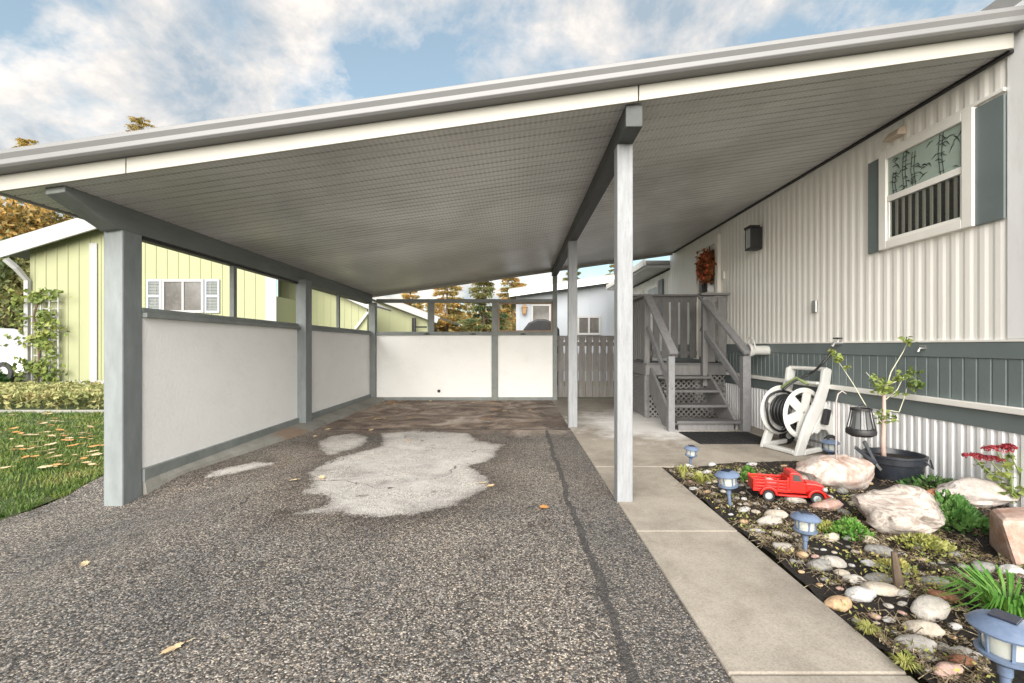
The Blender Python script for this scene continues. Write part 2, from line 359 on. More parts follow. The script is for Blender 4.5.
YF0 = 3.17
def soffit_mat():
    m, nt, b = new_mat('soffit_metal')
    p = geo_pos(nt)
    sp = nt.nodes.new('ShaderNodeSeparateXYZ'); lk(nt, p, sp.inputs[0])
    fx = math_(nt, 'FRACT', math_(nt, 'MULTIPLY', sp.outputs[0], 26))
    fy = math_(nt, 'FRACT', math_(nt, 'MULTIPLY', sp.outputs[1], 40))
    a = math_(nt, 'LESS_THAN', math_(nt, 'ABSOLUTE', math_(nt, 'SUBTRACT', fx, .5)), .26)
    c = math_(nt, 'LESS_THAN', math_(nt, 'ABSOLUTE', math_(nt, 'SUBTRACT', fy, .5)), .26)
    pf = math_(nt, 'LESS_THAN', math_(nt, 'FRACT', math_(nt, 'MULTIPLY', sp.outputs[1], 5)), .78)
    seam = math_(nt, 'LESS_THAN', math_(nt, 'FRACT', math_(nt, 'MULTIPLY', math_(nt, 'SUBTRACT', sp.outputs[1], YF0), 3.3333)), .05)
    hole = math_(nt, 'MULTIPLY', math_(nt, 'MULTIPLY', math_(nt, 'MULTIPLY', a, c), pf), .32)
    n1 = noise_t(nt, p, .55, 6, .6, .3)
    r = ramp(nt, [(.36, (.42, .42, .415)), (.5, (.55, .55, .545)), (.62, (.66, .66, .655))], n1)
    lk(nt, mixc(nt, math_(nt, 'MULTIPLY', seam, .7), mixc(nt, hole, r.outputs[0], (.17, .17, .165)), (.78, .78, .78)), b.inputs['Base Color'])
    b.inputs['Roughness'].default_value = .3
    bump(nt, b, n1, .05, .05)
    return m
M['soffit'] = soffit_mat()

def bamboo_glass():
    m = paint('bamboo_glass', (.35, .43, .38), .25, .12, .3, (.5, .55, .48), 4, (1, 1, 1), .05)
    return m
M['bamboo_glass'] = bamboo_glass()
M['lead_line'] = paint('lead_line', (.03, .035, .03), .5, .1, 0)

def lens_mat():
    m, nt, b = new_mat('lens')
    b.inputs['Base Color'].default_value = (.72, .74, .68, 1)
    b.inputs['Roughness'].default_value = .12
    b.inputs['Transmission Weight'].default_value = .45
    b.inputs['IOR'].default_value = 1.3
    return m
M['lens'] = lens_mat()
def solar_mat():
    m, nt, b = new_mat('solar_cell')
    b.inputs['Base Color'].default_value = (.015, .02, .04, 1); b.inputs['Roughness'].default_value = .12
    return m
M['solar'] = solar_mat()

# ------------------------------------------------------------------ mesh builder
ORG = {}      # object -> world origin of its local frame
class MB:
    def __init__(s): s.v = []; s.f = []
    def add(s, vs, fs):
        n = len(s.v); s.v += [tuple(v) for v in vs]; s.f += [tuple(i+n for i in f) for f in fs]; return s
    def box(s, x0, x1, y0, y1, z0, z1):
        vs = [(x, y, z) for z in (z0, z1) for y in (y0, y1) for x in (x0, x1)]
        return s.add(vs, [(0, 2, 3, 1), (4, 5, 7, 6), (0, 1, 5, 4), (2, 6, 7, 3), (0, 4, 6, 2), (1, 3, 7, 5)])
    def bar(s, a, b, w, h, up=(0, 0, 1)):
        """rectangular bar from a to b, w across, h along up"""
        a, b = Vector(a), Vector(b); d = (b-a).normalized(); u = Vector(up)
        r = d.cross(u)
        if r.length < 1e-4: r = d.cross(Vector((0, 1, 0)))
        r.normalize(); u = r.cross(d)
        vs = [p+r*w/2*i+u*h/2*j for p in (a, b) for j in (-1, 1) for i in (-1, 1)]
        return s.add(vs, [(0, 1, 3, 2), (4, 6, 7, 5), (0, 4, 5, 1), (2, 3, 7, 6), (0, 2, 6, 4), (1, 5, 7, 3)])
    def tube(s, pts, rad, n=8, cap=True):
        pts = [Vector(p) for p in pts]
        if not hasattr(rad, '__len__'): rad = [rad]*len(pts)
        base = len(s.v); prev = None
        for i, p in enumerate(pts):
            d = (pts[min(i+1, len(pts)-1)]-pts[max(i-1, 0)]).normalized()
            if prev is None:
                u = d.orthogonal().normalized()
            else:
                u = (prev-d*prev.dot(d)); u = u.normalized() if u.length > 1e-6 else d.orthogonal().normalized()
            prev = u; w = d.cross(u)
            for k in range(n):
                a = 2*PI*k/n; s.v.append(tuple(p+(u*math.cos(a)+w*math.sin(a))*rad[i]))
        for i in range(len(pts)-1):
            for k in range(n):
                a = base+i*n+k; b = base+i*n+(k+1) % n
                s.f.append((a, b, b+n, a+n))
        if cap:
            s.f.append(tuple(base+k for k in reversed(range(n))))
            s.f.append(tuple(base+(len(pts)-1)*n+k for k in range(n)))
        return s
    def lathe(s, prof, c=(0, 0, 0), n=24, axis='z', close=False):
        """prof: (radius, height) list"""
        base = len(s.v); c = Vector(c)
        for r, h in prof:
            for k in range(n):
                a = 2*PI*k/n
                q = (r*math.cos(a), r*math.sin(a), h)
                if axis == 'x': q = (q[2], q[0], q[1])
                if axis == 'y': q = (q[0], q[2], q[1])
                s.v.append(tuple(c+Vector(q)))
        m = len(prof)
        for i in range(m-1 if not close else m):
            for k in range(n):
                a = base+i*n+k; b = base+i*n+(k+1) % n
                j = ((i+1) % m)*n-i*n
                s.f.append((a, b, b+j, a+j))
        if not close:
            s.f.append(tuple(base+k for k in reversed(range(n))))
            s.f.append(tuple(base+(m-1)*n+k for k in range(n)))
        return s
    def prism(s, poly, o, ax, ay, az, t):
        """polygon (u,v) list in plane o+u*ax+v*ay, thickness t along az"""
        o, ax, ay, az = Vector(o), Vector(ax), Vector(ay), Vector(az)
        n = len(poly)
        vs = [o+ax*u+ay*v for u, v in poly]+[o+ax*u+ay*v+az*t for u, v in poly]
        fs = [tuple(reversed(range(n))), tuple(range(n, 2*n))]
        fs += [(i, (i+1) % n, (i+1) % n+n, i+n) for i in range(n)]
        return s.add(vs, fs)
    def leafquad(s, p, size, d=None, asp=.5):
        """folded pointed leaf around p"""
        d = Vector(d) if d is not None else Vector((random.gauss(0, 1), random.gauss(0, 1), random.gauss(0, 1)))
        d.normalize(); p = Vector(p)
        u = d.cross(Vector((random.gauss(0, 1), random.gauss(0, 1), random.gauss(0, 1))))
        if u.length < 1e-5: u = d.orthogonal()
        u.normalize(); n = d.cross(u)
        a = p-d*size*.5; c = p+d*size*.5
        l = p+u*size*asp*.5+n*size*.12; r = p-u*size*asp*.5+n*size*.12
        return s.add([a, l, c, r], [(0, 1, 2), (0, 2, 3)])
    def blade(s, p, h, w, lean):
        p = Vector(p); lean = Vector(lean)
        a = random.uniform(0, PI); u = Vector((math.cos(a), math.sin(a), 0))*w/2
        m = p+Vector((0, 0, h*.55))+lean*.35
        return s.add([p-u, p+u, m+u*.7, m-u*.7, p+Vector((0, 0, h))+lean], [(0, 1, 2, 3), (3, 2, 4)])
    def build(s, name, m, parent=None, bevel=0, smooth=False, loc=None, label=None):
        me = bpy.data.meshes.new(name)
        org = Vector(loc) if loc is not None else (ORG[parent.name] if parent is not None else Vector((0, 0, 0)))
        me.from_pydata([tuple(Vector(v)-org) for v in s.v], [], s.f)
        me.update()
        o = bpy.data.objects.new(name, me); COL.objects.link(o)
        if parent is not None: o.parent = parent
        else: o.location = org
        ORG[o.name] = org
        me.materials.append(m)
        if smooth:
            for p in me.polygons: p.use_smooth = True
            if smooth == 'auto':
                bm = bmesh.new(); bm.from_mesh(me)
                for e in bm.edges:
                    if len(e.link_faces) == 2 and e.calc_face_angle(0) > R(38): e.smooth = False
                bm.to_mesh(me); bm.free()
        if bevel:
            b = o.modifiers.new('bevel', 'BEVEL'); b.width = bevel; b.segments = 2; b.limit_method = 'ANGLE'; b.angle_limit = R(40)
        if label: o['label'] = label
        return o
def tag(o, label, cat, group=None, kind=None):
    if label: o['label'] = label
    if cat: o['category'] = cat
    if group: o['group'] = group
    if kind: o['kind'] = kind
    return o
def thing(name, loc, label, cat, group=None):
    o = bpy.data.objects.new(name, None); COL.objects.link(o); o.location = loc
    o.empty_display_size = .1
    ORG[o.name] = Vector(loc)
    return tag(o, label, cat, group)
def struct(o): o['kind'] = 'structure'; return o
def stuff(o, label, cat): return tag(o, label, cat, None, 'stuff')
def copy_tree(o, parent=None):
    c = o.copy(); COL.objects.link(c)
    if parent is not None: c.parent = parent
    for ch in list(o.children): copy_tree(ch, c)
    return c

# ------------------------------------------------------------------ camera, world, sun
cd = bpy.data.cameras.new('camera'); cam = bpy.data.objects.new('camera', cd); COL.objects.link(cam)
cam.location = (0, 0, H); cam.rotation_euler = (R(90), 0, 0)
cd.sensor_width = 36; cd.lens = 36*F/1024
cd.shift_x = -5/1024; cd.shift_y = 4.5/1024
cd.clip_start = .05; cd.clip_end = 2000
SC.camera = cam
SC.render.engine = 'CYCLES'; SC.cycles.max_bounces = 12; SC.cycles.diffuse_bounces = 7
SC.view_settings.view_transform = 'Standard'; SC.view_settings.look = 'None'
SC.view_settings.exposure = 1.97; SC.view_settings.gamma = 1; SC.view_settings.use_curve_mapping = False

SUN_DIR = Vector((.05, .92, -.36)).normalized()      # the way the light travels
elev = math.asin(-SUN_DIR.z); az = math.atan2(-SUN_DIR.x, -SUN_DIR.y)
w = bpy.data.worlds.new('World'); SC.world = w; w.use_nodes = True
nt = w.node_tree; bg = nt.nodes['Background']
sky = nt.nodes.new('ShaderNodeTexSky'); sky.sky_type = 'NISHITA'; sky.sun_disc = False
sky.sun_elevation = elev; sky.sun_rotation = az % (2*PI); sky.air_density = 1.0; sky.dust_density = 1.2; sky.ozone_density = 1.6
tc = nt.nodes.new('ShaderNodeTexCoord')
sp = nt.nodes.new('ShaderNodeSeparateXYZ'); lk(nt, tc.outputs['Generated'], sp.inputs[0])
den = math_(nt, 'ADD', math_(nt, 'MAXIMUM', sp.outputs[2], 0), .55)
cb = nt.nodes.new('ShaderNodeCombineXYZ')
lk(nt, math_(nt, 'SUBTRACT', math_(nt, 'DIVIDE', sp.outputs[0], den), .16), cb.inputs[0]); lk(nt, math_(nt, 'DIVIDE', sp.outputs[1], den), cb.inputs[1])
cb.inputs[2].default_value = 14.9
cn = noise_t(nt, cb.outputs[0], 2.3, 12, .6, .12)
cf = ramp(nt, [(.435, (0, 0, 0)), (.49, (.55, .55, .55)), (.545, (1, 1, 1))], cn)
cn2 = noise_t(nt, cb.outputs[0], 5.0, 8, .6, .2)
cc = ramp(nt, [(.36, (1.9, 2.3, 2.7)), (.5, (3.9, 3.75, 3.6)), (.64, (6.0, 5.3, 4.7))], cn2)
skyc = mixc(nt, .28, mixc(nt, 1.0, sky.outputs[0], (.95, 1.0, .86), 'MULTIPLY'), (3.2, 3.6, 3.8))
lk(nt, mixc(nt, math_(nt, 'MULTIPLY', cf.outputs[0], .92), skyc, cc.outputs[0]), bg.inputs['Color'])
bg.inputs['Strength'].default_value = .060
sl = bpy.data.lights.new('sun', 'SUN'); sl.energy = 2.65; sl.angle = R(70); sl.color = (1, .955, .895)
so = bpy.data.objects.new('sun', sl); COL.objects.link(so)
so.rotation_euler = SUN_DIR.to_track_quat('-Z', 'Y').to_euler()
so.location = (-4, -8, 9)

# ------------------------------------------------------------------ the ground
def sheet(name, x0, x1, y0, y1, m, z=0, nx=1, ny=1, fz=None):
    mb = MB(); vs = []; fs = []
    for j in range(ny+1):
        for i in range(nx+1):
            x = x0+(x1-x0)*i/nx; y = y0+(y1-y0)*j/ny
            vs.append((x, y, z+(fz(x, y) if fz else 0)))
    for j in range(ny):
        for i in range(nx):
            a = j*(nx+1)+i; fs.append((a, a+1, a+nx+2, a+nx+1))
    return struct(mb.add(vs, fs).build(name, m))
sheet('ground', -400, 400, -400, 400, M['earth'], -.16)
def sdist(p, poly):
    d = 1e9; ins = False; n = len(poly)
    for i in range(n):
        ax_, ay_ = poly[i]; bx_, by_ = poly[(i+1) % n]
        ex_, ey_ = bx_-ax_, by_-ay_
        t = max(0, min(1, ((p[0]-ax_)*ex_+(p[1]-ay_)*ey_)/(ex_*ex_+ey_*ey_)))
        d = min(d, math.hypot(p[0]-ax_-t*ex_, p[1]-ay_-t*ey_))
        if (ay_ > p[1]) != (by_ > p[1]) and p[0] < ex_*(p[1]-ay_)/ey_+ax_: ins = not ins
    return d if ins else -d
WORN = [[(379,433),(414,431),(469,433),(477,440.5),(503,444),(492,460),(471,466),(484,476),(492,487),(453,505),(414,515),(367,519),(340,512),(297,514),(330,503),(326,496),(300,493),(313,481.5),(309,472),(336,458),(375,448),(384,441)],
 [(330,436),(352,433),(368,436),(366,443),(350,450),(330,455),(317,449),(320,441)], [(198,478),(225,467),(255,462),(280,462),(262,468),(230,474)]]
WORN = [[tuple(ground(*q)[:2]) for q in pl] for pl in WORN]
sheet('driveway', -3.85, .77, -8, 2.8, M['asphalt'], 0, 40, 60, gz)
dw = sheet('driveway', -3.85, .77, 2.8, 10.3, M['asphalt'], 0, 110, 180, gz)
at_ = dw.data.attributes.new('worn', 'FLOAT', 'POINT')
at_.data.foreach_set('value', [max(-.6, max(sdist(v.co[:2], pl) for pl in WORN))+.6 if v.co.y < 7.5 else 0 for v in dw.data.vertices])
sheet('street', -60, 60, -20, -8.0, M['asphalt'], -.004)
sheet('lawn', -40, -3.85, -8, 60, M['lawn'], -.004, 60, 120, lambda x, y: gz(-4, y))
sheet('back_yard', -3.85, 60, 10.3, 60, M['earth'], -.01)
sheet('side_yard', 3.46, 60, -8, 10.3, M['earth'], -.02)
# concrete walk in slabs, pad by the steps
walk = MB()
cuts = [-8, -3.4, -2.1, -.85, .4, 1.65, 2.92, 4.48]
for a, b in zip(cuts, cuts[1:]): walk.box(.77, 1.42, a+.006, b-.006, -.12, .012)
walk.box(.77, 3.5, 4.492, 7.1, -.12, .012); walk.box(.77, 3.5, 7.112, 10.3, -.12, .012)
struct(walk.build('walk', M['concrete'], bevel=.006))
bx0 = 1.425
def bedz(x, y):
    return .016+.03*noise.noise(Vector((x*3, y*3, 0)))+.012*noise.noise(Vector((x*11, y*11, 3)))+.05*max(0, min(1, (x-1.5)/1.6))
sheet('garden_bed', bx0, 3.5, -8, 4.485, M['soil'], 0, 60, 320, bedz)

def ragged(poly, amp=.05, step=.08, seed=0):
    out = []
    n = len(poly)
    for i in range(n):
        a, b = Vector(poly[i][:2]), Vector(poly[(i+1) % n][:2])
        k = max(1, int((b-a).length/step))
        for j in range(k):
            p = a.lerp(b, j/k)
            q = Vector((p.x, p.y, seed))
            out.append((p.x+amp*noise.noise(q*6), p.y+amp*noise.noise(q*6+Vector((9, 2, 5)))+amp*.5*noise.noise(q*19)))
    return out
def flat_patch(name, pix, m, dz, amp=.05, seed=0):
    pts = ragged([ground(*p) for p in pix], amp, .07, seed)
    from mathutils.geometry import tessellate_polygon
    v3 = [Vector((x, y, gz(x, y)+dz)) for x, y in pts]
    tris = []
    for a, b, c in tessellate_polygon([[Vector((p.x, p.y, 0)) for p in v3]]):
        tris.append((a, b, c) if (v3[b]-v3[a]).cross(v3[c]-v3[a]).z > 0 else (a, c, b))
    me = bpy.data.meshes.new(name); me.from_pydata([tuple(p) for p in v3], [], tris); me.materials.append(m)
    o = bpy.data.objects.new(name, me); COL.objects.link(o); ORG[o.name] = Vector()
    return struct(o)
# concrete kerb at the foot of the carport wall
k = MB()
N = 40
vs = []; fs = []
for i in range(N+1):
    y = 3.9+(10.02-3.9)*i/N; wv = .03*noise.noise(Vector((0, y*2, 0))); z = gz(-3, y)
    t = min(1, (y-3.9)/2.4); kw = .03+.30*t
    vs += [(-3.3, y, -.15), (-3.3, y, .06+.02*t), (-3.2+kw*.3+wv, y, .055+.02*t), (-3.2+kw*.8+wv*1.5*t, y, z+.03+.01*t), (-3.2+kw+wv*2*t, y, z-.03)]
for i in range(N):
    for j in range(4):
        a = i*5+j; fs.append((a, a+5, a+6, a+1))
fs += [(0, 1, 2, 3, 4), tuple(N*5+j for j in (4, 3, 2, 1, 0))]
struct(k.add(vs, fs).build('kerb', M['kerb']))

# ------------------------------------------------------------------ carport
YF, YB, XL = 3.17, 10.1, -3.2
cp = thing('carport', (-1, 6.5, 0), 'long grey carport with ribbed soffit and white lower wall panels, attached to the white house', 'carport')
def P(name, mb, m, par=None, **k): return mb.build(name, m, par if par is not None else cp, **k)
# soffit: ribs running across, real grooves
mb = MB(); vs = []; fs = []
prof = []
y = YF+.02
while y < YB:
    prof += [(y, .0), (y+.078, 0), (y+.084, .012), (y+.094, .012)]; y += .1
prof.append((YB, 0))
XR = 3.49
for (yy, dz) in prof:
    vs += [(-3.62, yy, soffit(-3.62)+dz), (XR, yy, soffit(XR)+dz)]
for i in range(len(prof)-1):
    a = 2*i; fs.append((a, a+2, a+3, a+1))
mb.add(vs, fs); P('soffit', mb, M['soffit'])
mb = MB()   # roof deck above
def sl(x0, x1, y0, y1, d0, d1, mb):
    vs = [(x, y_, soffit(x)+d) for d in (d0, d1) for y_ in (y0, y1) for x in (x0, x1)]
    mb.add(vs, [(0, 2, 3, 1), (4, 5, 7, 6), (0, 1, 5, 4), (2, 6, 7, 3), (0, 4, 6, 2), (1, 3, 7, 5)])
    return mb
P('roof', sl(-3.66, 3.49, YF+.03, YB+.03, .02, .2, mb), M['roof_grey'])
fa = P('fascia', sl(-3.64, -2.72, YF-.012, YF+.012, -.008, .1, sl(-2.712, .84, YF-.012, YF+.012, -.008, .1, sl(.848, 3.45, YF-.012, YF+.012, -.008, .1, MB()))), M['fascia_cream'], bevel=.003)
P('fascia', sl(-3.66, -3.642, YF+.012, YB, -.008, .1, MB()), M['fascia_cream'])
P('fascia', sl(-3.64, 3.45, YB-.01, YB+.012, -.06, .1, MB()), M['fascia_cream'])
# gutter: K profile along the front
mb = MB(); gp = [(YF+.012, .102), (YF-.10, .102), (YF-.118, .118), (YF-.118, .15), (YF-.135, .18), (YF-.135, .207), (YF-.12, .212), (YF-.12, .2), (YF+.012, .195)]
vs = []
xe = (-3.72, 3.5)
for x in xe: vs += [(x, a, soffit(x)+b) for a, b in gp]
n = len(gp); fs = [(i, (i+1) % n, (i+1) % n+n, i+n) for i in range(n)]+[tuple(reversed(range(n))), tuple(range(n, 2*n))]
P('gutter', mb.add(vs, fs), M['gutter_white'], bevel=.004)
# beams
def beam(x0, x1, drop, yfront, taper, name='beam', m=M['beam_grey']):
    mb = MB(); xs = (x0, x1); vs = []
    for x in xs:
        s = soffit(x)+.004
        vs += [(x, yfront, s), (x, yfront, s-taper), (x, yfront+.42, s-drop), (x, YB-.03, s-drop), (x, YB-.03, s)]
    return P(name, mb.add(vs, [(0, 1, 2, 3, 4), (9, 8, 7, 6, 5), (0, 5, 6, 1), (1, 6, 7, 2), (2, 7, 8, 3), (3, 8, 9, 4), (4, 9, 5, 0)]), m, bevel=.006)
beam(-3.34, -3.2, .2, YF+.05, .05)
# rebuild of the right beam: boxy with square end
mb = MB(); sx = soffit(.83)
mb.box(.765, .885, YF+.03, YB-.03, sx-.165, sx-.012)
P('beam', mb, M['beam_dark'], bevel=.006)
# bracket hiding the beam seat
# posts
mb = MB(); mb.box(-3.357, -3.2, 3.69, 3.89, -.14, soffit(-3.2)-.19); p1 = P('post', mb, M['post_grey'], bevel=.012)
mb = MB(); mb.box(-3.245, -3.2, 3.65, 3.688, -.1, 2.1)
for (y0, x0, x1) in ((6.66, -3.24, -3.09),):
    mb = MB(); mb.box(x0, x1, y0, y0+.2, -.02, H+.975); P('post', mb, M['post_grey'], bevel=.008)
mb = MB(); mb.box(-3.24, -3.10, 9.93, 10.09, -.02, soffit(-3.2)-.19); P('post', mb, M['trim_grey'], bevel=.006)
mb = MB(); mb.box(.765, .885, 3.47, 3.59, -.005, sx-.164); P('post', mb, M['post_pale'], bevel=.008, label='pale peeling front post')
mb = MB(); mb.box(.752, .885, 6.66, 6.78, -.005, sx-.164); P('post', mb, M['post_pale'], bevel=.008)
mb = MB(); mb.box(.79, .885, 10.0, 10.1, -.005, sx-.164); P('post', mb, M['trim_grey'], bevel=.006)
# left wall: base board, panel, rail, head, mullions
mb = MB(); mb.box(-3.26, -3.185, 3.892, 6.658, .03, .148); mb.box(-3.26, -3.185, 6.862, 9.928, .03, .148); P('base_board', mb, M['trim_grey'], bevel=.004)
for y0, y1 in ((3.892, 6.658), (6.862, 9.928)):
    mb = MB(); mb.box(-3.245, -3.215, y0, y1, .149, H+.243); P('wall_panel', mb, M['panel_white'])
    mb = MB(); mb.box(-3.27, -3.165, y0, y1, H+.244, H+.285); mb.box(-3.255, -3.2, y0, y1, H+.286, H+.329); P('rail', mb, M['trim_grey'], bevel=.004)
for yc in (5.18, 8.22):
    mb = MB(); mb.box(-3.255, -3.205, yc-.03, yc+.03, H+.33, soffit(-3.2)-.197); P('mullion', mb, M['beam_grey'], bevel=.003)
mb = MB(); mb.box(-3.25, -3.202, 3.892, 6.658, soffit(-3.23)-.225, soffit(-3.23)-.199); P('head_strip', mb, M['black'])
# back wall
mb = MB(); mb.box(-3.098, .788, 10.03, 10.09, .0, .07); P('base_board', mb, M['trim_grey'], bevel=.004)
for x0, x1 in ((-3.098, -.56), (-.42, .788)):
    mb = MB(); mb.box(x0, x1, 10.05, 10.08, .071, H+.235); P('wall_panel', mb, M['panel_white'])
mb = MB(); mb.box(-.558, -.422, 9.99, 10.1, .0, H+.234); P('post', mb, M['trim_grey'], bevel=.006)
mb = MB(); mb.box(-3.098, .788, 9.97, 10.1, H+.236, H+.275); mb.box(-3.098, .788, 10.02, 10.09, H+.276, H+.315); P('rail', mb, M['trim_grey'], bevel=.004)
mb = MB(); mb.box(-3.098, .788, 10.02, 10.1, H+.955, H+1.035); P('rail', mb, M['trim_grey'], bevel=.004)
for xc, ww in ((-1.9, .07), (-.49, .065)):
    mb = MB(); mb.box(xc-ww, xc+ww, 10.02, 10.09, H+.316, H+.954); P('mullion', mb, M['trim_grey'], bevel=.004)
mb = MB()
mb.box(-.42, -.385, 10.03, 10.08, H+.317, H+.953); mb.box(.752, .787, 10.03, 10.08, H+.317, H+.953); mb.box(-.384, .751, 10.03, 10.08, H+.317, H+.345); mb.box(-.384, .751, 10.03, 10.08, H+.925, H+.953)
P('window_frame', mb, M['frame_brown'], bevel=.003)
for px in (427, 473, 523):
    mb = MB(); c = at(px, 334, 9.96); mb.box(c.x-.06, c.x+.06, 9.93, 9.968, H+.25, H+.272); mb.box(c.x-.015, c.x+.02, 9.91, 9.93, H+.245, H+.285); P('latch', mb, M['black'], bevel=.003)
mb = MB(); c = at(439, 391, 10.05); mb.lathe([(.10, 0), (.10, -.008), (.085, -.012), (.085, 0)], (c.x, 10.049, c.z), 20, 'y', True)
P('outlet_ring', mb, M['trim_white'], smooth='auto')
mb = MB(); mb.box(c.x-.03, c.x+.03, 10.02, 10.049, c.z-.03, c.z+.03); P('outlet', mb, M['black'], bevel=.006)
# dark seam where soffit meets the house, hook at the front of the beam
mb = MB(); mb.bar((WX-.03, YF+.02, soffit(WX-.03)-.012), (WX-.03, YB, soffit(WX-.03)-.012), .03, .022); P('wall_channel', mb, M['black'])

# ------------------------------------------------------------------ white mobile home
YH0, YH1 = 3.02, 10.4
hm = thing('mobile_home', (6, 7, 0), 'long white ribbed-metal mobile home with grey-green band and white corrugated skirting', 'mobile home')
def rib_sheet(x, y0, y1, z0, z1, per, fl, dep, taper=.006, depth_back=.03, base=None):
    """vertical ribs facing -X; z1 may be a function"""
    pr = [(y0, 0)]; y = y0+.02
    while y+per < y1:
        pr += [(y, 0), (y+taper, dep), (y+taper+fl, dep), (y+2*taper+fl, 0)]; y += per
    pr.append((y1, 0))
    mb = MB(); vs = []; fs = []; n = len(pr)
    for yy, d in pr: vs += [(x-d, yy, z0), (x-d, yy, z1)]
    for yy, d in pr: vs += [(x+depth_back, yy, z0), (x+depth_back, yy, z1)]
    for i in range(n-1):
        a = 2*i; fs.append((a, a+1, a+3, a+2)); b = a+2*n; fs.append((b, b+2, b+3, b+1))
        fs.append((a, a+2, b+2, b)); fs.append((a+1, b+1, b+3, a+3))
    fs.append((0, 2*n, 2*n+1, 1)); fs.append((2*n-2, 2*n-1, 4*n-1, 4*n-2))
    return mb.add(vs, fs)
def HP(name, mb, m, **k): return mb.build(name, m, hm, **k)
ZT = soffit(WX)+.30
HP('wall', rib_sheet(WX, YH0, YH1, H+.047, ZT, .112, .036, .006, .024), M['siding_white'])
mb = MB(); mb.box(WX+.032, 8.0, YH0, YH1, .02, ZT); HP('wall', mb, M['siding_white'])
mb = MB(); mb.box(WX-.018, WX+.12, YH0-.02, YH0+.1, H+.05, ZT); mb.box(WX-.014, WX+.03, YH0+.101, YH0+.22, H+.05, ZT); HP('corner_trim', mb, M['skirt_white'], bevel=.006)
mb = MB(); mb.box(WX-.022, WX+.03, YH0, YH1, H+.03, H+.046); HP('sill_trim', mb, M['trim_white'], bevel=.003)
mb = MB(); mb.box(WX-.016, WX+.03, YH0, YH1, H-.092, H+.029); HP('band', mb, M['grey_green'], bevel=.004)
HP('band', rib_sheet(WX, YH0, YH1, H-.425, H-.094, .105, .085, .007, .004), M['grey_green'])
mb = MB(); mb.box(WX-.055, WX+.03, YH0, YH1, H-.475, H-.427); HP('band_trim', mb, M['trim_white'], bevel=.006)
mb = MB(); mb.box(WX-.014, WX+.03, YH0, YH1, H-.612, H-.477); HP('band', mb, M['grey_green'], bevel=.004)
HP('skirting', rib_sheet(WX+.006, YH0, YH1, -.05, H-.613, .076, .03, .012, .008), M['skirt_white'])
mb = MB(); mb.box(WX-.005, 8.3, YH0-.25, YH1+.1, ZT+.001, ZT+.14); HP('roof', mb, M['roof_grey'])
mb = MB(); mb.box(WX-.02, 8.3, YH0-.27, YH0-.252, ZT-.10, ZT+.15); mb.box(WX-.02, WX-.006, YH0-.252, YF-.14, ZT-.10, ZT+.15); HP('fascia', mb, M['grey_green'])
# end wall features (front end, just outside the frame) are plain siding
# window
wn = HP('window', (lambda b: (b.box(WX-.05, WX-.005, 3.45, 3.535, H+.91, H+1.815), b.box(WX-.05, WX-.005, 4.26, 4.345, H+.91, H+1.815),
     b.box(WX-.05, WX-.005, 3.536, 4.259, H+.91, H+.985), b.box(WX-.05, WX-.005, 3.536, 4.259, H+1.745, H+1.815), b)[-1])(MB()), M['trim_white'], bevel=.005)
ORG[wn.name] = ORG[hm.name]
mb = MB(); mb.box(WX-.04, WX-.006, 3.537, 4.258, H+1.345, H+1.40)
mb.box(WX-.036, WX-.006, 3.537, 3.56, H+.986, H+1.344); mb.box(WX-.036, WX-.006, 4.235, 4.258, H+.986, H+1.344); mb.box(WX-.036, WX-.006, 3.561, 4.234, H+.986, H+1.01)
mb.build('sash', M['trim_white'], wn, bevel=.003)
mb = MB(); mb.box(WX-.012, WX-.004, 3.537, 4.258, H+.987, H+1.343); mb.build('dark_room', M['dark_interior'], wn)
mb = MB()
for i in range(9): mb.box(WX-.024, WX-.014, 3.60+i*.07, 3.622+i*.07, H+1.012, H+1.343)
mb.build('blinds', M['blind'], wn)
mb = MB(); mb.box(WX-.03, WX-.027, 3.562, 4.233, H+1.012, H+1.344); mb.build('pane', M['glass'], wn)
mb = MB(); mb.box(WX-.026, WX-.012, 3.537, 4.258, H+1.401, H+1.744); mb.build('pane', M['bamboo_glass'], wn, label='upper pane patterned with dark bamboo stems')
mb = MB(); rnd = random.Random(3)
def ln(pts, r): mb.tube([(WX-.029, y_, z_) for y_, z_ in pts], r, 4)
for yy, zz in ((3.70, .34), (3.96, .30), (4.16, .2), (4.05, .33)):
    for s_ in (0, .03):
        ln([(yy+s_, H+1.403), (yy+s_+.02, H+1.403+zz*.5), (yy+s_+.005, H+1.403+zz)], .002)
    for k_ in range(4): ln([(yy-.004, H+1.43+k_*.075), (yy+.045, H+1.43+k_*.075)], .0028)
for i in range(44):
    y_ = rnd.uniform(3.58, 4.22); z_ = H+rnd.uniform(1.43, 1.72); a = rnd.uniform(-.9, .9)+(PI if rnd.random() < .5 else 0)
    L = rnd.uniform(.05, .1)
    ln([(y_, z_), (y_+L*.5*math.cos(a), min(H+1.738, max(H+1.41, z_+L*.5*math.sin(a)+.01))), (min(4.25, max(3.545, y_+L*math.cos(a))), min(H+1.738, max(H+1.41, z_+L*math.sin(a)-.01)))], [.0008, .0038, .0006])
mb.build('leading', M['lead_line'], wn)
mb = MB(); mb.box(WX-.03, WX-.012, 3.243, 3.448, H+.91, H+1.80); HP('shutter', mb, M['grey_green'], bevel=.004)
mb = MB(); mb.box(WX-.03, WX-.012, 4.347, 4.50, H+.91, H+1.80); HP('shutter', mb, M['grey_green'], bevel=.004)
mb = MB(); mb.box(WX-.035, WX-.012, 3.24, 4.36, H+1.818, H+1.845); HP('window_cap', mb, M['trim_white'], bevel=.004)
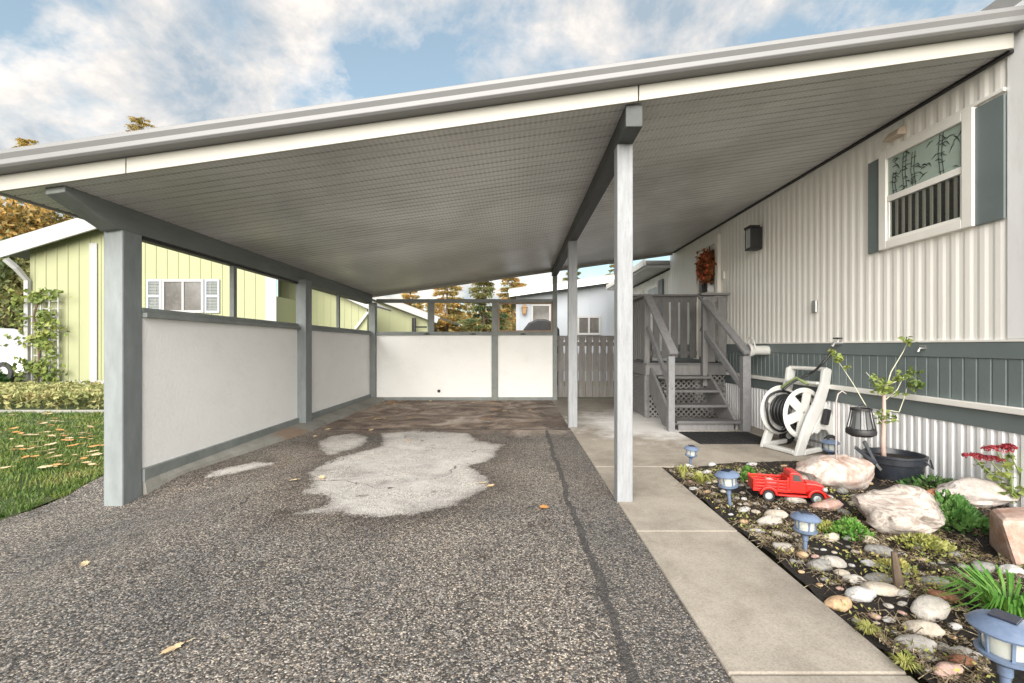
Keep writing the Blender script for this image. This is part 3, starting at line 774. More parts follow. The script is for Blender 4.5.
# vent hood
mb = MB(); mb.add([(WX-.01, 4.07, H+1.90), (WX-.01, 4.25, H+1.90), (WX-.10, 4.25, H+1.90), (WX-.10, 4.07, H+1.90), (WX-.01, 4.09, H+1.99), (WX-.01, 4.23, H+1.99), (WX-.06, 4.22, H+1.965), (WX-.06, 4.10, H+1.965)],
   [(0, 1, 2, 3), (4, 7, 6, 5), (0, 4, 5, 1), (3, 2, 6, 7), (0, 3, 7, 4), (1, 5, 6, 2)]); HP('vent_hood', mb, M['beige_vent'], bevel=.006)
# door
dr = HP('door', (lambda b: (b.box(WX-.03, WX-.012, 7.88, 8.72, .99, 2.98), b)[-1])(MB()), M['trim_white'], bevel=.004)
ORG[dr.name] = ORG[hm.name]
mb = MB(); mb.box(WX-.075, WX-.012, 7.77, 7.878, .95, 3.12); mb.box(WX-.075, WX-.012, 8.722, 8.86, .95, 3.12); mb.box(WX-.075, WX-.012, 7.88, 8.72, 2.985, 3.12); mb.build('frame', M['trim_white'], dr, bevel=.004)
mb = MB(); mb.box(WX-.036, WX-.031, 8.0, 8.6, 2.08, 2.9); mb.build('pane', M['pane_dark'], dr)
mb = MB(); mb.box(WX-.09, WX-.031, 8.40, 8.52, H+1.0, H+1.2); mb.build('handle', M['black'], dr, bevel=.004)
mb = MB(); mb.box(WX-.045, WX-.012, 7.62, 7.66, H+1.13, H+1.25); HP('doorbell', mb, M['trim_white'], bevel=.004)
mb = MB(); mb.box(WX-.04, WX-.012, 5.27, 5.35, H+.39, H+.53); HP('outlet_box', mb, M['steel'], bevel=.006)
# spigot, faucet, round vent
sg = HP('spigot', (lambda b: (b.tube([(WX-.01, 4.88, H+.03), (WX-.1, 4.88, H+.03), (WX-.13, 4.87, H-.01)], .016, 8), b.tube([(WX-.06, 4.88, H+.03), (WX-.06, 4.88, H+.08)], .008, 6), b)[-1])(MB()), M['steel'], smooth='auto')
mb = MB(); mb.lathe([(.04, 0), (.045, .008), (.04, .016)], (WX-.06, 4.88, H+.075), 12); HP('spigot_knob', mb, M['black'])
mb = MB(); mb.tube([(WX-.01, 3.88, H-.02), (WX-.07, 3.88, H-.02), (WX-.08, 3.88, H-.05)], .01, 8); mb.tube([(WX-.04, 3.85, H+.0), (WX-.04, 3.91, H+.0)], .006, 6); HP('spigot', mb, M['steel'], smooth='auto')
c = Vector((WX, 6.32, H-.06))
mb = MB(); mb.lathe([(.065, 0), (.065, -.2), (.095, -.26), (.102, -.30), (.086, -.30), (.078, -.26), (.055, -.2), (.055, -.05)], c, 24, 'x'); HP('pipe_vent', mb, M['plastic_white'], smooth='auto')
mb = MB(); mb.lathe([(.05, -.19), (.05, -.2)], c, 16, 'x'); HP('vent_hole', mb, M['black'])
mb = MB(); mb.tube([(WX-.26, c.y+.13*math.cos(a), c.z+.02+.16*math.sin(a)) for a in [PI*i/10 for i in range(11)]], .009, 6); HP('vent_bracket', mb, M['plastic_white'], smooth='auto')
# white annex farther back
ax = thing('house_annex', (5, 12, 0), 'white lean-to annex with small shuttered windows behind the porch steps', 'annex')
A = lambda name, mb, m, **k: mb.build(name, m, ax, **k)
A('wall', rib_sheet(WX+.02, YH1+.01, 14.5, -.1, H+1.75, .2, .08, .012), M['siding_white'])
mb = MB(); mb.box(WX+.052, 7.5, YH1+.01, 14.5, -.1, H+1.75); A('wall', mb, M['siding_white'])
mb = MB(); mb.box(2.96, 7.9, YH1+.02, 14.8, H+1.86, H+1.96); A('roof', mb, M['roof_grey'])
mb = MB(); mb.box(2.9, 2.958, YH1+.02, 14.8, H+1.84, H+1.99); A('fascia', mb, M['trim_white'], bevel=.004)
mb = MB(); mb.box(2.96, WX+.018, YH1+.03, 14.8, H+1.80, H+1.85); A('soffit', mb, M['soffit'])
for y0, y1 in ((11.2, 12.1), (12.6, 13.5)):
    mb = MB(); mb.box(WX-.04, WX+.006, y0, y1, H+.75, H+1.55); f = A('window', mb, M['trim_white'], bevel=.004); ORG[f.name] = ORG[ax.name]
    mb = MB(); mb.box(WX-.048, WX-.041, y0+.08, y1-.08, H+.83, H+1.47); mb.build('pane', M['light_window'], f)
mb = MB(); mb.box(WX-.04, WX+.006, 10.85, 11.15, H+.72, H+1.6); A('shutter', mb, M['grey_green'], bevel=.004)

# wall lamp
wl = thing('wall_lamp', (WX, 6.55, H+1.4), 'small black box-shaped wall lantern on the white siding between window and door', 'wall lamp')
mb = MB(); mb.box(WX-.045, WX-.012, 6.47, 6.63, H+1.38, H+1.70); mb.build('back_plate', M['black'], wl, bevel=.004)
mb = MB(); mb.box(WX-.19, WX-.047, 6.46, 6.64, H+1.685, H+1.72); mb.box(WX-.18, WX-.047, 6.47, 6.63, H+1.38, H+1.41)
mb.box(WX-.168, WX-.047, 6.47, 6.482, H+1.411, H+1.684)
for yy in (6.47, 6.618): mb.box(WX-.18, WX-.168, yy, yy+.012, H+1.411, H+1.684)
mb.build('cage', M['black'], wl, bevel=.003)
mb = MB(); mb.box(WX-.165, WX-.05, 6.484, 6.616, H+1.412, H+1.683); mb.build('lamp_glass', M['light_window'], wl)
# wreath
wr = thing('door_wreath', (WX-.08, 8.3, H+1.47), 'round autumn wreath of dark red and orange leaves hanging on the white front door', 'wreath')
mb = MB()
for i in range(900):
    a = random.uniform(0, 2*PI); rr = random.gauss(.20, .045); q = random.gauss(0, .04)
    mb.leafquad((WX-.11+q, 8.15+rr*1.15*math.cos(a), H+1.42+rr*math.sin(a)), random.uniform(.05, .1), asp=.6)
mb.build('foliage', M['wreath_leaf'], wr)
for i in range(16):
    a = i*PI/8+.1; rb = .026; mb = MB()
    mb.lathe([(rb*.2, -rb), (rb*.8, -rb*.6), (rb, 0), (rb*.8, rb*.6), (rb*.2, rb)], (WX-.18, 8.15+.22*math.cos(a), H+1.42+(.17+.05*(i%2))*math.sin(a)), 8)
    mb.build('berry', M['wreath_berry'], wr, smooth=True)
mb = MB(); mb.tube([(WX-.06, 8.15, H+1.58), (WX-.045, 8.15, H+1.9)], .008, 5); mb.build('hanger', M['black'], wr)

# ------------------------------------------------------------------ porch and steps
dk = thing('porch_steps', (2.8, 7, 0), 'weathered grey wooden porch with four steps, plank railings and lattice under the deck', 'porch')
D = lambda name, mb, m=M['deck_grey'], **k: mb.build(name, m, dk, **k)
DZ = .92
mb = MB()
for i in range(9): mb.box(2.12, WX-.05, 7.47+i*.14, 7.47+i*.14+.133, DZ-.03, DZ)
D('deck', mb, M['tread_grey'], bevel=.004)
mb = MB(); mb.box(2.12, WX-.05, 7.5, 7.54, DZ-.2, DZ-.031); mb.box(2.12, 2.16, 7.541, 8.7, DZ-.2, DZ-.031); D('rim_board', mb, bevel=.004)
steps = [(6.35, .15), (6.63, .34), (6.91, .53), (7.19, .72)]
for y0, z0 in steps:
    mb = MB(); mb.box(2.235 if z0 != .34 else 2.28, 3.13 if z0 < .2 else 3.08, y0, y0+.27, z0-.038, z0); D('tread', mb, M['tread_grey'], bevel=.005)
mb = MB(); mb.box(2.27, 3.05, 6.40, 6.43, 0.012, .11); D('riser', mb, bevel=.003)
for x0 in (2.19, 3.085):
    mb = MB(); mb.prism([(6.42, .012), (6.42, .112), (6.66, .30), (6.94, .49), (7.22, .68), (7.498, .85), (7.498, .45), (6.86, .012)], (x0, 0, 0), (0, 1, 0), (0, 0, 1), (1, 0, 0), .04); D('stringer', mb, bevel=.003)
def post(x, y, z0, z1, w_=.09, name='newel'):
    mb = MB(); mb.box(x-w_/2, x+w_/2, y-w_/2, y+w_/2, z0, z1); return D(name, mb, M['rail_grey'] if name == 'newel' else M['deck_grey'], bevel=.006)
post(2.15, 6.36, .012, 1.06); post(3.19, 6.36, .012, 1.06, .11)
post(2.16, 7.59, .012, 2.02, .085, 'post'); post(3.06, 7.42, .55, 2.0, .085, 'post'); post(2.16, 8.66, .012, 2.12, .085, 'post')
for x0, sx_ in ((2.15, 1), (3.12, 1)):
    xx0 = 2.15 if x0 < 3 else 3.17; xx1 = 2.16 if x0 < 3 else 3.04
    mb = MB(); mb.bar((xx1, 7.52, 2.03), (xx0, 6.24, 1.10), .12, .04); D('handrail', mb, M['rail_grey'], bevel=.005)
    mb = MB(); mb.bar((xx1, 7.5, 1.50), (xx0, 6.33, .58), .04, .09); D('handrail', mb, M['rail_grey'], bevel=.005)
# back railing
def planks(p0, p1, n, gap, z0, z1, t=.02):
    mb = MB(); p0, p1 = Vector(p0), Vector(p1); L = (p1-p0).length; d = (p1-p0).normalized()
    wd = (L-gap*(n-1))/n
    for i in range(n):
        a = p0+d*(i*(wd+gap)); b = a+d*wd
        mb.bar((a.x, a.y, (z0+z1)/2), (b.x, b.y, (z0+z1)/2), t, z1-z0)
    return mb
D('rail_planks', planks((2.24, 8.68, 0), (3.42, 8.68, 0), 7, .045, DZ+.05, 2.10), bevel=.003)
mb = MB(); mb.box(2.1, 3.44, 8.62, 8.76, 2.14, 2.18); mb.box(2.2, 3.44, 8.695, 8.73, 2.04, 2.138); mb.box(2.2, 3.44, 8.695, 8.73, 1.02, 1.1); D('top_rail', mb, bevel=.004)
D('rail_planks', planks((2.16, 8.6, 0), (2.16, 7.64, 0), 7, .05, DZ+.05, 1.99), bevel=.003)
mb = MB(); mb.box(2.10, 2.22, 7.56, 8.62, 2.03, 2.068); mb.box(2.175, 2.2, 7.64, 8.6, 1.94, 2.02); D('top_rail', mb, bevel=.004)
D('rail_planks', planks((3.11, 7.46, 0), (3.43, 7.46, 0), 2, .05, DZ+.02, 1.99), bevel=.003)
mb = MB(); mb.box(3.0, 3.47, 7.40, 7.53, 2.03, 2.068); mb.box(3.1, 3.45, 7.48, 7.5, 1.92, 2.02); D('top_rail', mb, bevel=.004)
def lattice(o, ux, uz, W_, H_, pitch=.085, w_=.022, nrm=(1, 0, 0)):
    mb = MB(); o, ux, uz, nrm = Vector(o), Vector(ux), Vector(uz), Vector(nrm)
    for sgn, off in ((1, 0), (-1, .007)):
        c_ = -H_
        while c_ < W_+H_:
            # line u = c + sgn*v
            pts = []
            for v_ in (0, H_):
                pts.append([c_+(v_ if sgn > 0 else H_-v_), v_])
            (u0, v0), (u1, v1) = pts
            def clip(u, v, uu, vv):
                if u < 0: t = (0-u)/(uu-u); return 0, v+t*(vv-v)
                if u > W_: t = (W_-u)/(uu-u); return W_, v+t*(vv-v)
                return u, v
            if max(u0, u1) > 0.01 and min(u0, u1) < W_-.01:
                a = clip(u0, v0, u1, v1); b = clip(u1, v1, u0, v0)
                if abs(a[1]-b[1]) > .02:
                    mb.bar(o+ux*a[0]+uz*a[1]+nrm*off, o+ux*b[0]+uz*b[1]+nrm*off, w_, .006, nrm)
            c_ += pitch
    return mb
D('lattice', lattice((2.13, 7.55, .03), (0, 1, 0), (0, 0, 1), 1.1, .68, nrm=(1, 0, 0)), M['deck_grey'])
D('lattice', lattice((2.16, 7.52, .03), (1, 0, 0), (0, 0, 1), 1.28, .68, nrm=(0, 1, 0)), M['deck_grey'])
mb = MB(); mb.box(2.2, 3.4, 8.72, 8.74, .02, .7); D('skirt_board', mb, M['beam_grey'])

# door mat
mb = MB(); vs = []
mt = thing('door_mat', (2.75, 5.85, .012), 'black woven door mat on the concrete in front of the porch steps', 'door mat')
mb.box(2.22, 3.16, 5.5, 6.24, .013, .026); mb.build('mat', M['mat_black'], mt, bevel=.004)
mb = MB()
for i in range(15): mb.box(2.25+i*.06, 2.27+i*.06, 5.52, 6.22, .0265, .031)
mb.build('tread_pattern', M['rubber'], mt)

# ------------------------------------------------------------------ fence at the back
fn = thing('wood_fence', (1.6, 10.2, 0), 'weathered brown-grey plank fence between carport and porch steps', 'fence')
mb = MB(); x = .9; i = 0
while x < 2.9:
    z1 = 1.40
    # plank with notched corners so the gaps widen into slots
    w_ = .15; pl = [(x, .06), (x+w_, .06), (x+w_, .30), (x+w_-.012, .33), (x+w_-.012, .62), (x+w_, .65), (x+w_, 1.02), (x+w_-.016, 1.06), (x+w_-.016, 1.3), (x+w_, 1.34), (x+w_, z1), (x, z1), (x, 1.34), (x+.016, 1.3), (x+.016, 1.06), (x, 1.02), (x, .65), (x+.012, .62), (x+.012, .33), (x, .30)]
    mb.prism(pl, (0, 10.14, 0), (1, 0, 0), (0, 0, 1), (0, 1, 0), .02); x += w_+.008; i += 1
mb.build('planks', M['fence_wood'], fn, bevel=.002)
mb = MB(); mb.box(.9, 2.9, 10.165, 10.2, 1.2, 1.29); mb.box(.9, 2.9, 10.165, 10.2, .2, .29); mb.box(.9, 2.9, 10.1, 10.2, 1.402, 1.43); mb.build('rail', M['fence_wood'], fn)
mb = MB(); mb.box(2.9, 3.0, 10.1, 10.2, 0, 1.45); mb.build('post', M['fence_wood'], fn)

# ------------------------------------------------------------------ hose reel cart
hr = thing('hose_reel_cart', (3.27, 5.23, .012), 'white plastic hose reel cart with coiled black hose, parked by the white skirting', 'hose reel')
th = R(-74); ex = Vector((math.cos(th), math.sin(th), 0)); ey = Vector((-math.sin(th), math.cos(th), 0)); ez = Vector((0, 0, 1)); HO = Vector((3.27, 5.23, .012))
def hp(x, y, z): return HO+ex*x+ey*y+ez*z
class HM(MB):
    def T(s):
        s.v = [tuple(hp(*v)) for v in s.v]; return s
def side(x0, t):
    # outline in (y,z): sloping front leg, back leg with body, joined at the handle
    m = HM()
    X_ = (0, 1, 0); Z_ = (0, 0, 1); N_ = (1, 0, 0); o = (x0, 0, 0)
    m.prism([(-.36, 0), (-.25, 0), (-.15, .22), (-.08, .34), (.03, .50), (.12, .74), (.15, .92), (.13, .94), (.05, .94), (.03, .92), (.01, .78), (-.08, .58), (-.18, .42), (-.26, .26)], o, X_, Z_, N_, t)      # long curved leg
    m.prism([(-.245, .0), (.02, .03), (.02, .08), (-.22, .06)], o, X_, Z_, N_, t)
    m.prism([(.04, .495), (.075, .58), (.13, .50), (.18, .38), (.205, .27), (.18, .20), (.13, .20), (.08, .26), (.0, .27), (-.05, .22), (-.10, .24), (-.135, .225), (-.07, .34)], o, X_, Z_, N_, t*.9)  # rear body
    return m.T()
hr_f1 = side(.21, .045).build('side_frame', M['plastic_white'], hr, bevel=.012)
hr_f2 = side(-.25, .045).build('side_frame', M['plastic_white'], hr, bevel=.012)
m = HM(); m.tube([(-.24, .09, .90), (-.24, .09, .93), (.24, .09, .93), (.24, .09, .90)], .022, 8); m.T().build('handle', M['plastic_white'], hr, smooth='auto')
m = HM(); m.box(-.204, .209, -.35, -.27, .005, .05); m.T().build('base_bar', M['plastic_white'], hr, bevel=.012)
m = HM(); m.box(-.204, .209, -.02, .08, .76, .79); m.T().build('tray', M['plastic_white'], hr, bevel=.01)
cy, cz = -.13, .44
def disc(x0):
    m = HM()
    m.lathe([(.27, 0), (.285, .012), (.27, .024), (.235, .024), (.235, 0)], (x0, cy, cz), 36, 'x', True)
    m.lathe([(.02, 0), (.11, 0), (.11, .02), (.02, .02)], (x0, cy, cz), 24, 'x', True)
    for k_ in range(6):
        a = k_*PI/3+.3
        p0 = Vector((x0+.012, cy+.10*math.cos(a), cz+.10*math.sin(a))); p1 = Vector((x0+.012, cy+.24*math.cos(a), cz+.24*math.sin(a)))
        m.bar(p0, p1, .108, .014, (1, 0, 0))
    return m.T()
disc(.13).build('reel_disc', M['plastic_white'], hr, smooth='auto')
disc(-.18).build('reel_disc', M['plastic_white'], hr, smooth='auto')
m = HM(); m.lathe([(.1, 0), (.1, .28)], (-.155, cy, cz), 24, 'x'); m.T().build('drum', M['plastic_white'], hr, smooth='auto')
m = HM(); pts = []
for i in range(0, 24*18+1):
    a = 2*PI*i/24; turn = i/24; layer = int(turn//6); fr = (turn % 6)/6
    xx = -.135+.25*(fr if layer % 2 == 0 else 1-fr); rr = .13+.026*layer+.006*math.sin(a*1.7+turn)
    pts.append((xx, cy+rr*math.cos(a), cz+rr*math.sin(a)))
m.tube(pts, .0135, 6); m.T().build('hose', M['hose_black'], hr, smooth=True)
m = HM()
pts = [(-.12+.01*math.sin(i), cy-.02+(.235+.012*math.sin(i*.7))*math.cos(i*PI/14), cz+(.235+.012*math.sin(i*.7))*math.sin(i*PI/14)) for i in range(29)]
m.tube(pts, .0135, 6); m.T().build('hose', M['hose_black'], hr, smooth=True)
for sx_ in (-.30, .262):
    m = HM(); m.lathe([(.03, 0), (.10, 0), (.108, .012), (.108, .030), (.10, .04), (.03, .04)], (sx_, .09, .108), 28, 'x', True); w_ = m.T().build('wheel', M['rubber'], hr, smooth='auto'); ORG[w_.name] = ORG[hr.name]
    m = HM(); m.lathe([(.04, .0), (.04, .055)], (sx_-.004, .09, .108), 16, 'x'); m.T().build('hub', M['plastic_white'], w_, smooth='auto')
m = HM(); m.tube([(-.27, .09, .108), (.26, .09, .108)], .012, 8); m.T().build('axle', M['steel'], hr)
m = HM(); m.bar((.285, .0, .33), (.29, .04, .50), .075, .05, (1, 0, 0)); m.T().build('crank', M['black'], hr, bevel=.015)
# hose from spigot down to the reel
c0 = Vector((WX-.13, 4.87, H-.02))
pts = [c0, c0+Vector((-.02, .01, -.08)), c0+Vector((-.1, .05, -.2)), hp(.1, .06, .90), hp(.02, .02, .84), hp(-.05, -.06, .78), hp(-.1, -.16, .68)]
mb = MB(); sm = []
for i in range(len(pts)-1):
    p0 = pts[max(i-1, 0)]; p1 = pts[i]; p2 = pts[i+1]; p3 = pts[min(i+2, len(pts)-1)]
    for j in range(6):
        t = j/6; sm.append(.5*((2*p1)+(p2-p0)*t+(2*p0-5*p1+4*p2-p3)*t*t+(3*p1-p0-3*p2+p3)*t*t*t))
mb.tube(sm+[pts[-1]], .013, 8)
mb.build('feed_hose', M['hose_black'], hr, smooth=True)
m = HM(); m.tube([(-.14, -.14, .70), (-.05, -.02, .82), (.1, -.02, .76)], .018, 8); m.T().build('hose_guide', M['stem_green'], hr, smooth=True)

# ------------------------------------------------------------------ garden: rocks
def rock(seed, sx, sy, sz, sub=3, rough=.22, facet=0.0):
    bm = bmesh.new(); bmesh.ops.create_icosphere(bm, subdivisions=sub, radius=1)
    o = Vector((seed*3.7, seed*1.3, seed*.9))
    for v in bm.verts:
        d = v.co.normalized(); r = 1+rough*noise.noise(d*1.3+o)+rough*.45*noise.noise(d*3.1+o)+rough*.15*noise.noise(d*8+o)
        if facet:
            for k_ in range(7):
                n_ = Vector((math.sin(k_*2.3+seed), math.cos(k_*1.7+seed*2), math.sin(k_*.9+seed*.5))).normalized()
                dd = d.dot(n_)*r
                if dd > facet: r *= facet/dd
        v.co = Vector((d.x*sx, d.y*sy, d.z*sz))*r
    mb = MB(); mb.v = [tuple(v.co) for v in bm.verts]; mb.f = [tuple(v.index for v in f.verts) for f in bm.faces]
    bm.free(); return mb
def boulder(name, px0, px1, ptop, pbase, z0, m, seed, depth, label, cat='boulder', facet=.86, rot=0, rough=.3, group='boulders in the garden bed'):
    c = ground((px0+px1)/2, pbase, z0); Y = c.y+depth*.25
    wd = (px1-px0)/F*c.y; hgt = (pbase-ptop)/F*c.y
    o = rock(seed, wd*.5/.93, depth*.5, hgt*.56, 4, rough, facet).build(name, m, None, smooth='auto' if facet else True)
    o.location = (c.x/c.y*Y, Y, z0+hgt*.45); o.rotation_euler = (0, 0, rot)
    return tag(o, label, cat, group)
boulder('boulder', 799, 872, 459, 491, .03, M['boulder_pink'], 3, .42, 'long low pink and white boulder behind the red toy truck', rough=.22)
boulder('boulder', 866, 937, 494, 537, .03, M['boulder_grey'], 8, .40, 'big grey-pink streaked boulder in front of the black plant pot')
mb = MB(); c = ground(1022, 566, .03)
mb.add([(c.x-.07, c.y-.05, 0), (c.x+.42, c.y-.12, 0), (c.x+.45, c.y+.22, 0), (c.x+.06, c.y+.24, 0), (c.x-.15, c.y-.03, .29), (c.x+.4, c.y-.12, .31), (c.x+.42, c.y+.2, .30), (c.x+.03, c.y+.2, .27)],
       [(3, 2, 1, 0), (4, 5, 6, 7), (0, 1, 5, 4), (1, 2, 6, 5), (2, 3, 7, 6), (3, 0, 4, 7)])
o = mb.build('boulder', M['boulder_red'], None, bevel=.03, loc=(c.x+.2, c.y, 0)); o.location.x += .0
tag(o, 'squared reddish stone block at the right edge below the sedum', 'boulder', 'boulders in the garden bed')
boulder('boulder', 938, 1012, 484, 508, .05, M['boulder_pale'], 12, .3, 'flat whitish boulder against the skirting behind green leaves')
boulder('boulder', 921, 951, 491, 503, .05, ST['rusty'], 15, .12, 'small rust-red rock between the pot and the whitish boulder')

shapes = [rock(20+i, 1, 1, 1, 3, .28, .9).v for i in range(6)]
def stone(px, py, wpx, kind, label, group='river stones in the garden bed', k=0, asp=None, th=None):
    z0 = .02; c = ground(px, py, z0); z0 = bedz(c.x, c.y)
    wd = wpx/F*c.y; rnd = random.Random(int(px*7+py*13))
    a = wd*.5; b_ = a*(asp if asp else rnd.uniform(.55, .8)); t = a*(th if th else rnd.uniform(.35, .55))
    mb = rock(rnd.uniform(0, 60), a, b_, t, 3 if wpx > 13 else 2, .26)
    o = mb.build('river_stone', ST[kind], None, smooth=True)
    o.location = (c.x, c.y, z0+t*.30); o.rotation_euler = (rnd.uniform(-.2, .2), rnd.uniform(-.2, .2), rnd.uniform(-.55, .25))
    return tag(o, label, 'stone', group)
# largest stones one by one
big = [
 (880,593,32,'cream','largest smooth cream egg-shaped stone near the middle of the stone edging'),
 (930,617,37,'pale','long pale grey stone lying behind the cream oval stones near the walk'),
 (923,631,33,'cream','long cream stone just in front of the long pale grey one'),
 (915,647,36,'pale','pale stone nearest the walk in the front row, before the big blue solar light'),
 (860,598,26,'white','narrow whitish stone left of the largest cream egg-shaped stone'),
 (838,602,28,'tan','orange-tan stone right at the edge of the concrete walk'),
 (834,562,24,'pale','pinkish white stone right of the solar light nearest the middle'),
 (819,569,26,'grey','greenish grey flat stone in front of the pinkish white one'),
 (854,583,20,'pale','dull pale stone behind the narrow whitish one'),
 (842,575,15,'cream','small cream stone touching the dull pale stone'),
 (878,579,25,'grey','grey stone directly behind the largest cream egg-shaped stone'),
 (880,555,26,'grey','flat slate-grey stone left of the rust-red rock'),
 (870,564,16,'white','small white stone in front of the flat slate-grey one'),
 (870,544,18,'cream','cream stone beside the bright green clump'),
 (908,537,18,'rusty','rust-red rock at the foot of the big grey-pink boulder'),
 (933,587,26,'grey','flat grey stone lying alone among dry stems in mid bed'),
 (943,603,26,'rusty','flat rust-coloured slab among dark mulch'),
 (904,599,16,'pale','small pale stone right of the largest cream egg-shaped stone'),
 (965,655,28,'pale','pale oval stone left of the big blue solar light'),
 (960,663,24,'rusty','reddish brown stone under the pale oval beside the big solar light'),
 (948,679,28,'pink','pinkish stone at the bottom edge of the picture'),
 (1012,577,27,'white','bright white stone below the squared reddish block'),
 (985,572,25,'grey','grey-brown stone left of the bright white one'),
 (955,557,15,'grey','small grey stone under the green leaves'),
 (795,503,20,'pale','pinkish pale upright stone in front of the toy truck'),
 (827,511,27,'pink','pink-orange stone right of the solar light behind the bright green clump'),
 (848,526,22,'pink','salmon stone touching the bright green clump'),
 (770,524,24,'pale','largest pale stone left of the middle solar light'),
 (777,519,20,'cream','cream stone just behind the largest pale one left of the middle solar light'),
 (756,532,16,'white','white stone beside the walk level with the middle solar light'),
 (782,536,18,'cream','cream stone left of the middle solar light stake'),
 (783,551,20,'pale','pale stone at the walk edge in front of the middle solar light'),
 (831,540,18,'cream','round cream stone right of the middle solar light stake'),
 (802,558,12,'tan','small yellowish stone in front of the middle solar light stake'),
 (744,511,12,'white','small white stone in front of the second solar light'),
 (756,513,10,'cream','small cream stone right of the second solar light stake'),
 (842,496,12,'grey','small grey stone between toy truck and pink boulder'),
 (829,501,10,'white','tiny white stone in front of the toy truck bumper'),
 (844,516,13,'grey','dark grey stone behind the pink-orange one'),
 (752,468,11,'white','white stone behind the tailgate of the toy truck'),
 (712,466,9,'white','white pebble near the back edge of the bed between two solar lights'),
 (689,467,10,'white','white pebble at the foot of the farthest solar light'),
 (690,475,10,'cream','cream pebble in front of the farthest solar light'),
 (707,473,9,'white','white pebble beside the yellow-green tuft'),
 (694,488,9,'white','white pebble at the walk edge beside the yellow-green tuft'),
 (715,494,8,'cream','cream pebble left of the second solar light stake'),
 (718,501,8,'pale','pale pebble at the walk edge by the second solar light'),
 (744,520,10,'tan','tan pebble in front of the small white stone by the walk'),
 (856,509,14,'pale','pale stone left of the big grey-pink boulder'),
 (862,536,14,'grey','grey stone behind the bright green clump'),
]
spots = []
for px, py, wpx, kd, lb in big:
    stone(px, py, wpx, kd, lb); spots.append((px, py, wpx))
# filler cobbles between them, nothing tells them apart
rnd = random.Random(11); n_ok = 0; tries = 0
while n_ok < 125 and tries < 6000:
    tries += 1
    Y = rnd.choice([rnd.uniform(1.5, 4.4), rnd.uniform(1.5, 3.0)]); X = 1.47+abs(rnd.gauss(0, .28)) if rnd.random() < .75 else rnd.uniform(1.5, 3.1)
    px = 517+X*F/Y; py = 346+1.18*F/Y; wpx = rnd.uniform(.03, .065)*F/Y
    if px > 1030 or py > 700: continue
    if any(abs(px-a)*1.0 < (wpx+c_)*.5 and abs(py-b_) < (wpx+c_)*.3 for a, b_, c_ in spots): continue
    if 750 < px < 830 and 470 < py < 503: continue
    if 955 < px and py > 575: continue
    spots.append((px, py, wpx)); n_ok += 1
    stone(px, py, wpx, rnd.choice(['pale', 'cream', 'grey', 'white', 'grey', 'tan', 'pink']), 'small rounded cobble lying in the mulch of the garden bed', 'small cobbles in the mulch')

# ------------------------------------------------------------------ garden: plants, litter
def bed_pt(rnd, x0=1.45, x1=3.42, y0=1.3, y1=4.42):
    return rnd.uniform(x0, x1), rnd.uniform(y0, y1)
rnd = random.Random(5)
random.seed(21)
mb = MB()
for i in range(40000):
    x, y = bed_pt(rnd, y1=4.42 if i % 2 else 3.0)
    if noise.noise(Vector((x*3.1, y*3.1, 5))) < -.14+.12*(y > 3.2)+.25*noise.noise(Vector((x*9, y*9, 2))): continue
    z = bedz(x, y)+rnd.uniform(.002, .022)
    a = rnd.uniform(0, 2*PI); mb.leafquad((x, y, z), rnd.uniform(.010, .034), (math.cos(a), math.sin(a), rnd.uniform(-.5, .7)), rnd.uniform(.12, .5))
stuff(mb.build('leaf_litter', M['litter']), 'dry tan leaf litter and mulch chips scattered over the garden bed', 'leaf litter')
mb = MB()
for i in range(1300):
    x, y = bed_pt(rnd)
    if noise.noise(Vector((x*2.1, y*2.1, 9))) < -.1: continue
    if rnd.random() < .35: x = 1.45+abs(rnd.gauss(0, .12))
    z = bedz(x, y); a = rnd.uniform(0, 2*PI); L = rnd.uniform(.03, .13)
    mb.tube([(x, y, z+.005), (x+L*.5*math.cos(a), y+L*.5*math.sin(a), z+rnd.uniform(.02, .05)), (x+L*math.cos(a+.3), y+L*math.sin(a+.3), z+.01)], .0014, 4)
stuff(mb.build('dry_stems', M['litter']), 'thin dry bent stems lying over the garden bed', 'dry stems')
mb = MB()
for i in range(5600):
    x, y = bed_pt(rnd, 1.44)
    q = noise.noise(Vector((x*2.3, y*2.3, 1)))
    if q < .12 and not (x < 1.58 and y < 2.7 and rnd.random() < .4): continue
    z = bedz(x, y); h_ = rnd.uniform(.01, .045)
    mb.leafquad((x, y, z+h_), rnd.uniform(.010, .026), (rnd.gauss(0, 1), rnd.gauss(0, 1), .6), .55)
stuff(mb.build('ground_cover', M['weeds']), 'low yellow-green ground cover and creeping weeds between the stones', 'ground cover')

def leafy(name, c, rx, ry, h, n, size, m, label, cat='plant', group=None, asp=.6, stems=8, stem_m=None):
    c = Vector(c); t = thing(name, c, label, cat, group); mb = MB()
    for i in range(n):
        a = random.uniform(0, 2*PI); r = math.sqrt(random.random()); hh = random.random()
        f = 1-.45*hh*hh
        lump = 1+.35*noise.noise(Vector((math.cos(a)*2, math.sin(a)*2, hh*3+c.x)))
        q = c+Vector((rx*r*math.cos(a)*f*lump, ry*r*math.sin(a)*f*lump, h*hh*(1-.5*r*r)+.01))
        mb.leafquad(q, random.uniform(.6, 1.2)*size, (q-c)+Vector((random.gauss(0, .05), random.gauss(0, .05), .05)), asp)
    mb.build('leaves', m, t)
    mb = MB()
    for i in range(stems):
        a = random.uniform(0, 2*PI); mb.tube([c, c+Vector((rx*.6*math.cos(a), ry*.6*math.sin(a), h*.6))], .003+.01*h, 5)
    mb.build('stem', stem_m or M['stem_green'], t)
    return t
c = ground(850, 537, .03); leafy('leafy_plant', c, .13, .10, .11, 420, .032, M['bright_green'], 'bright green low rosette clump among the cobbles, left of the big boulder')
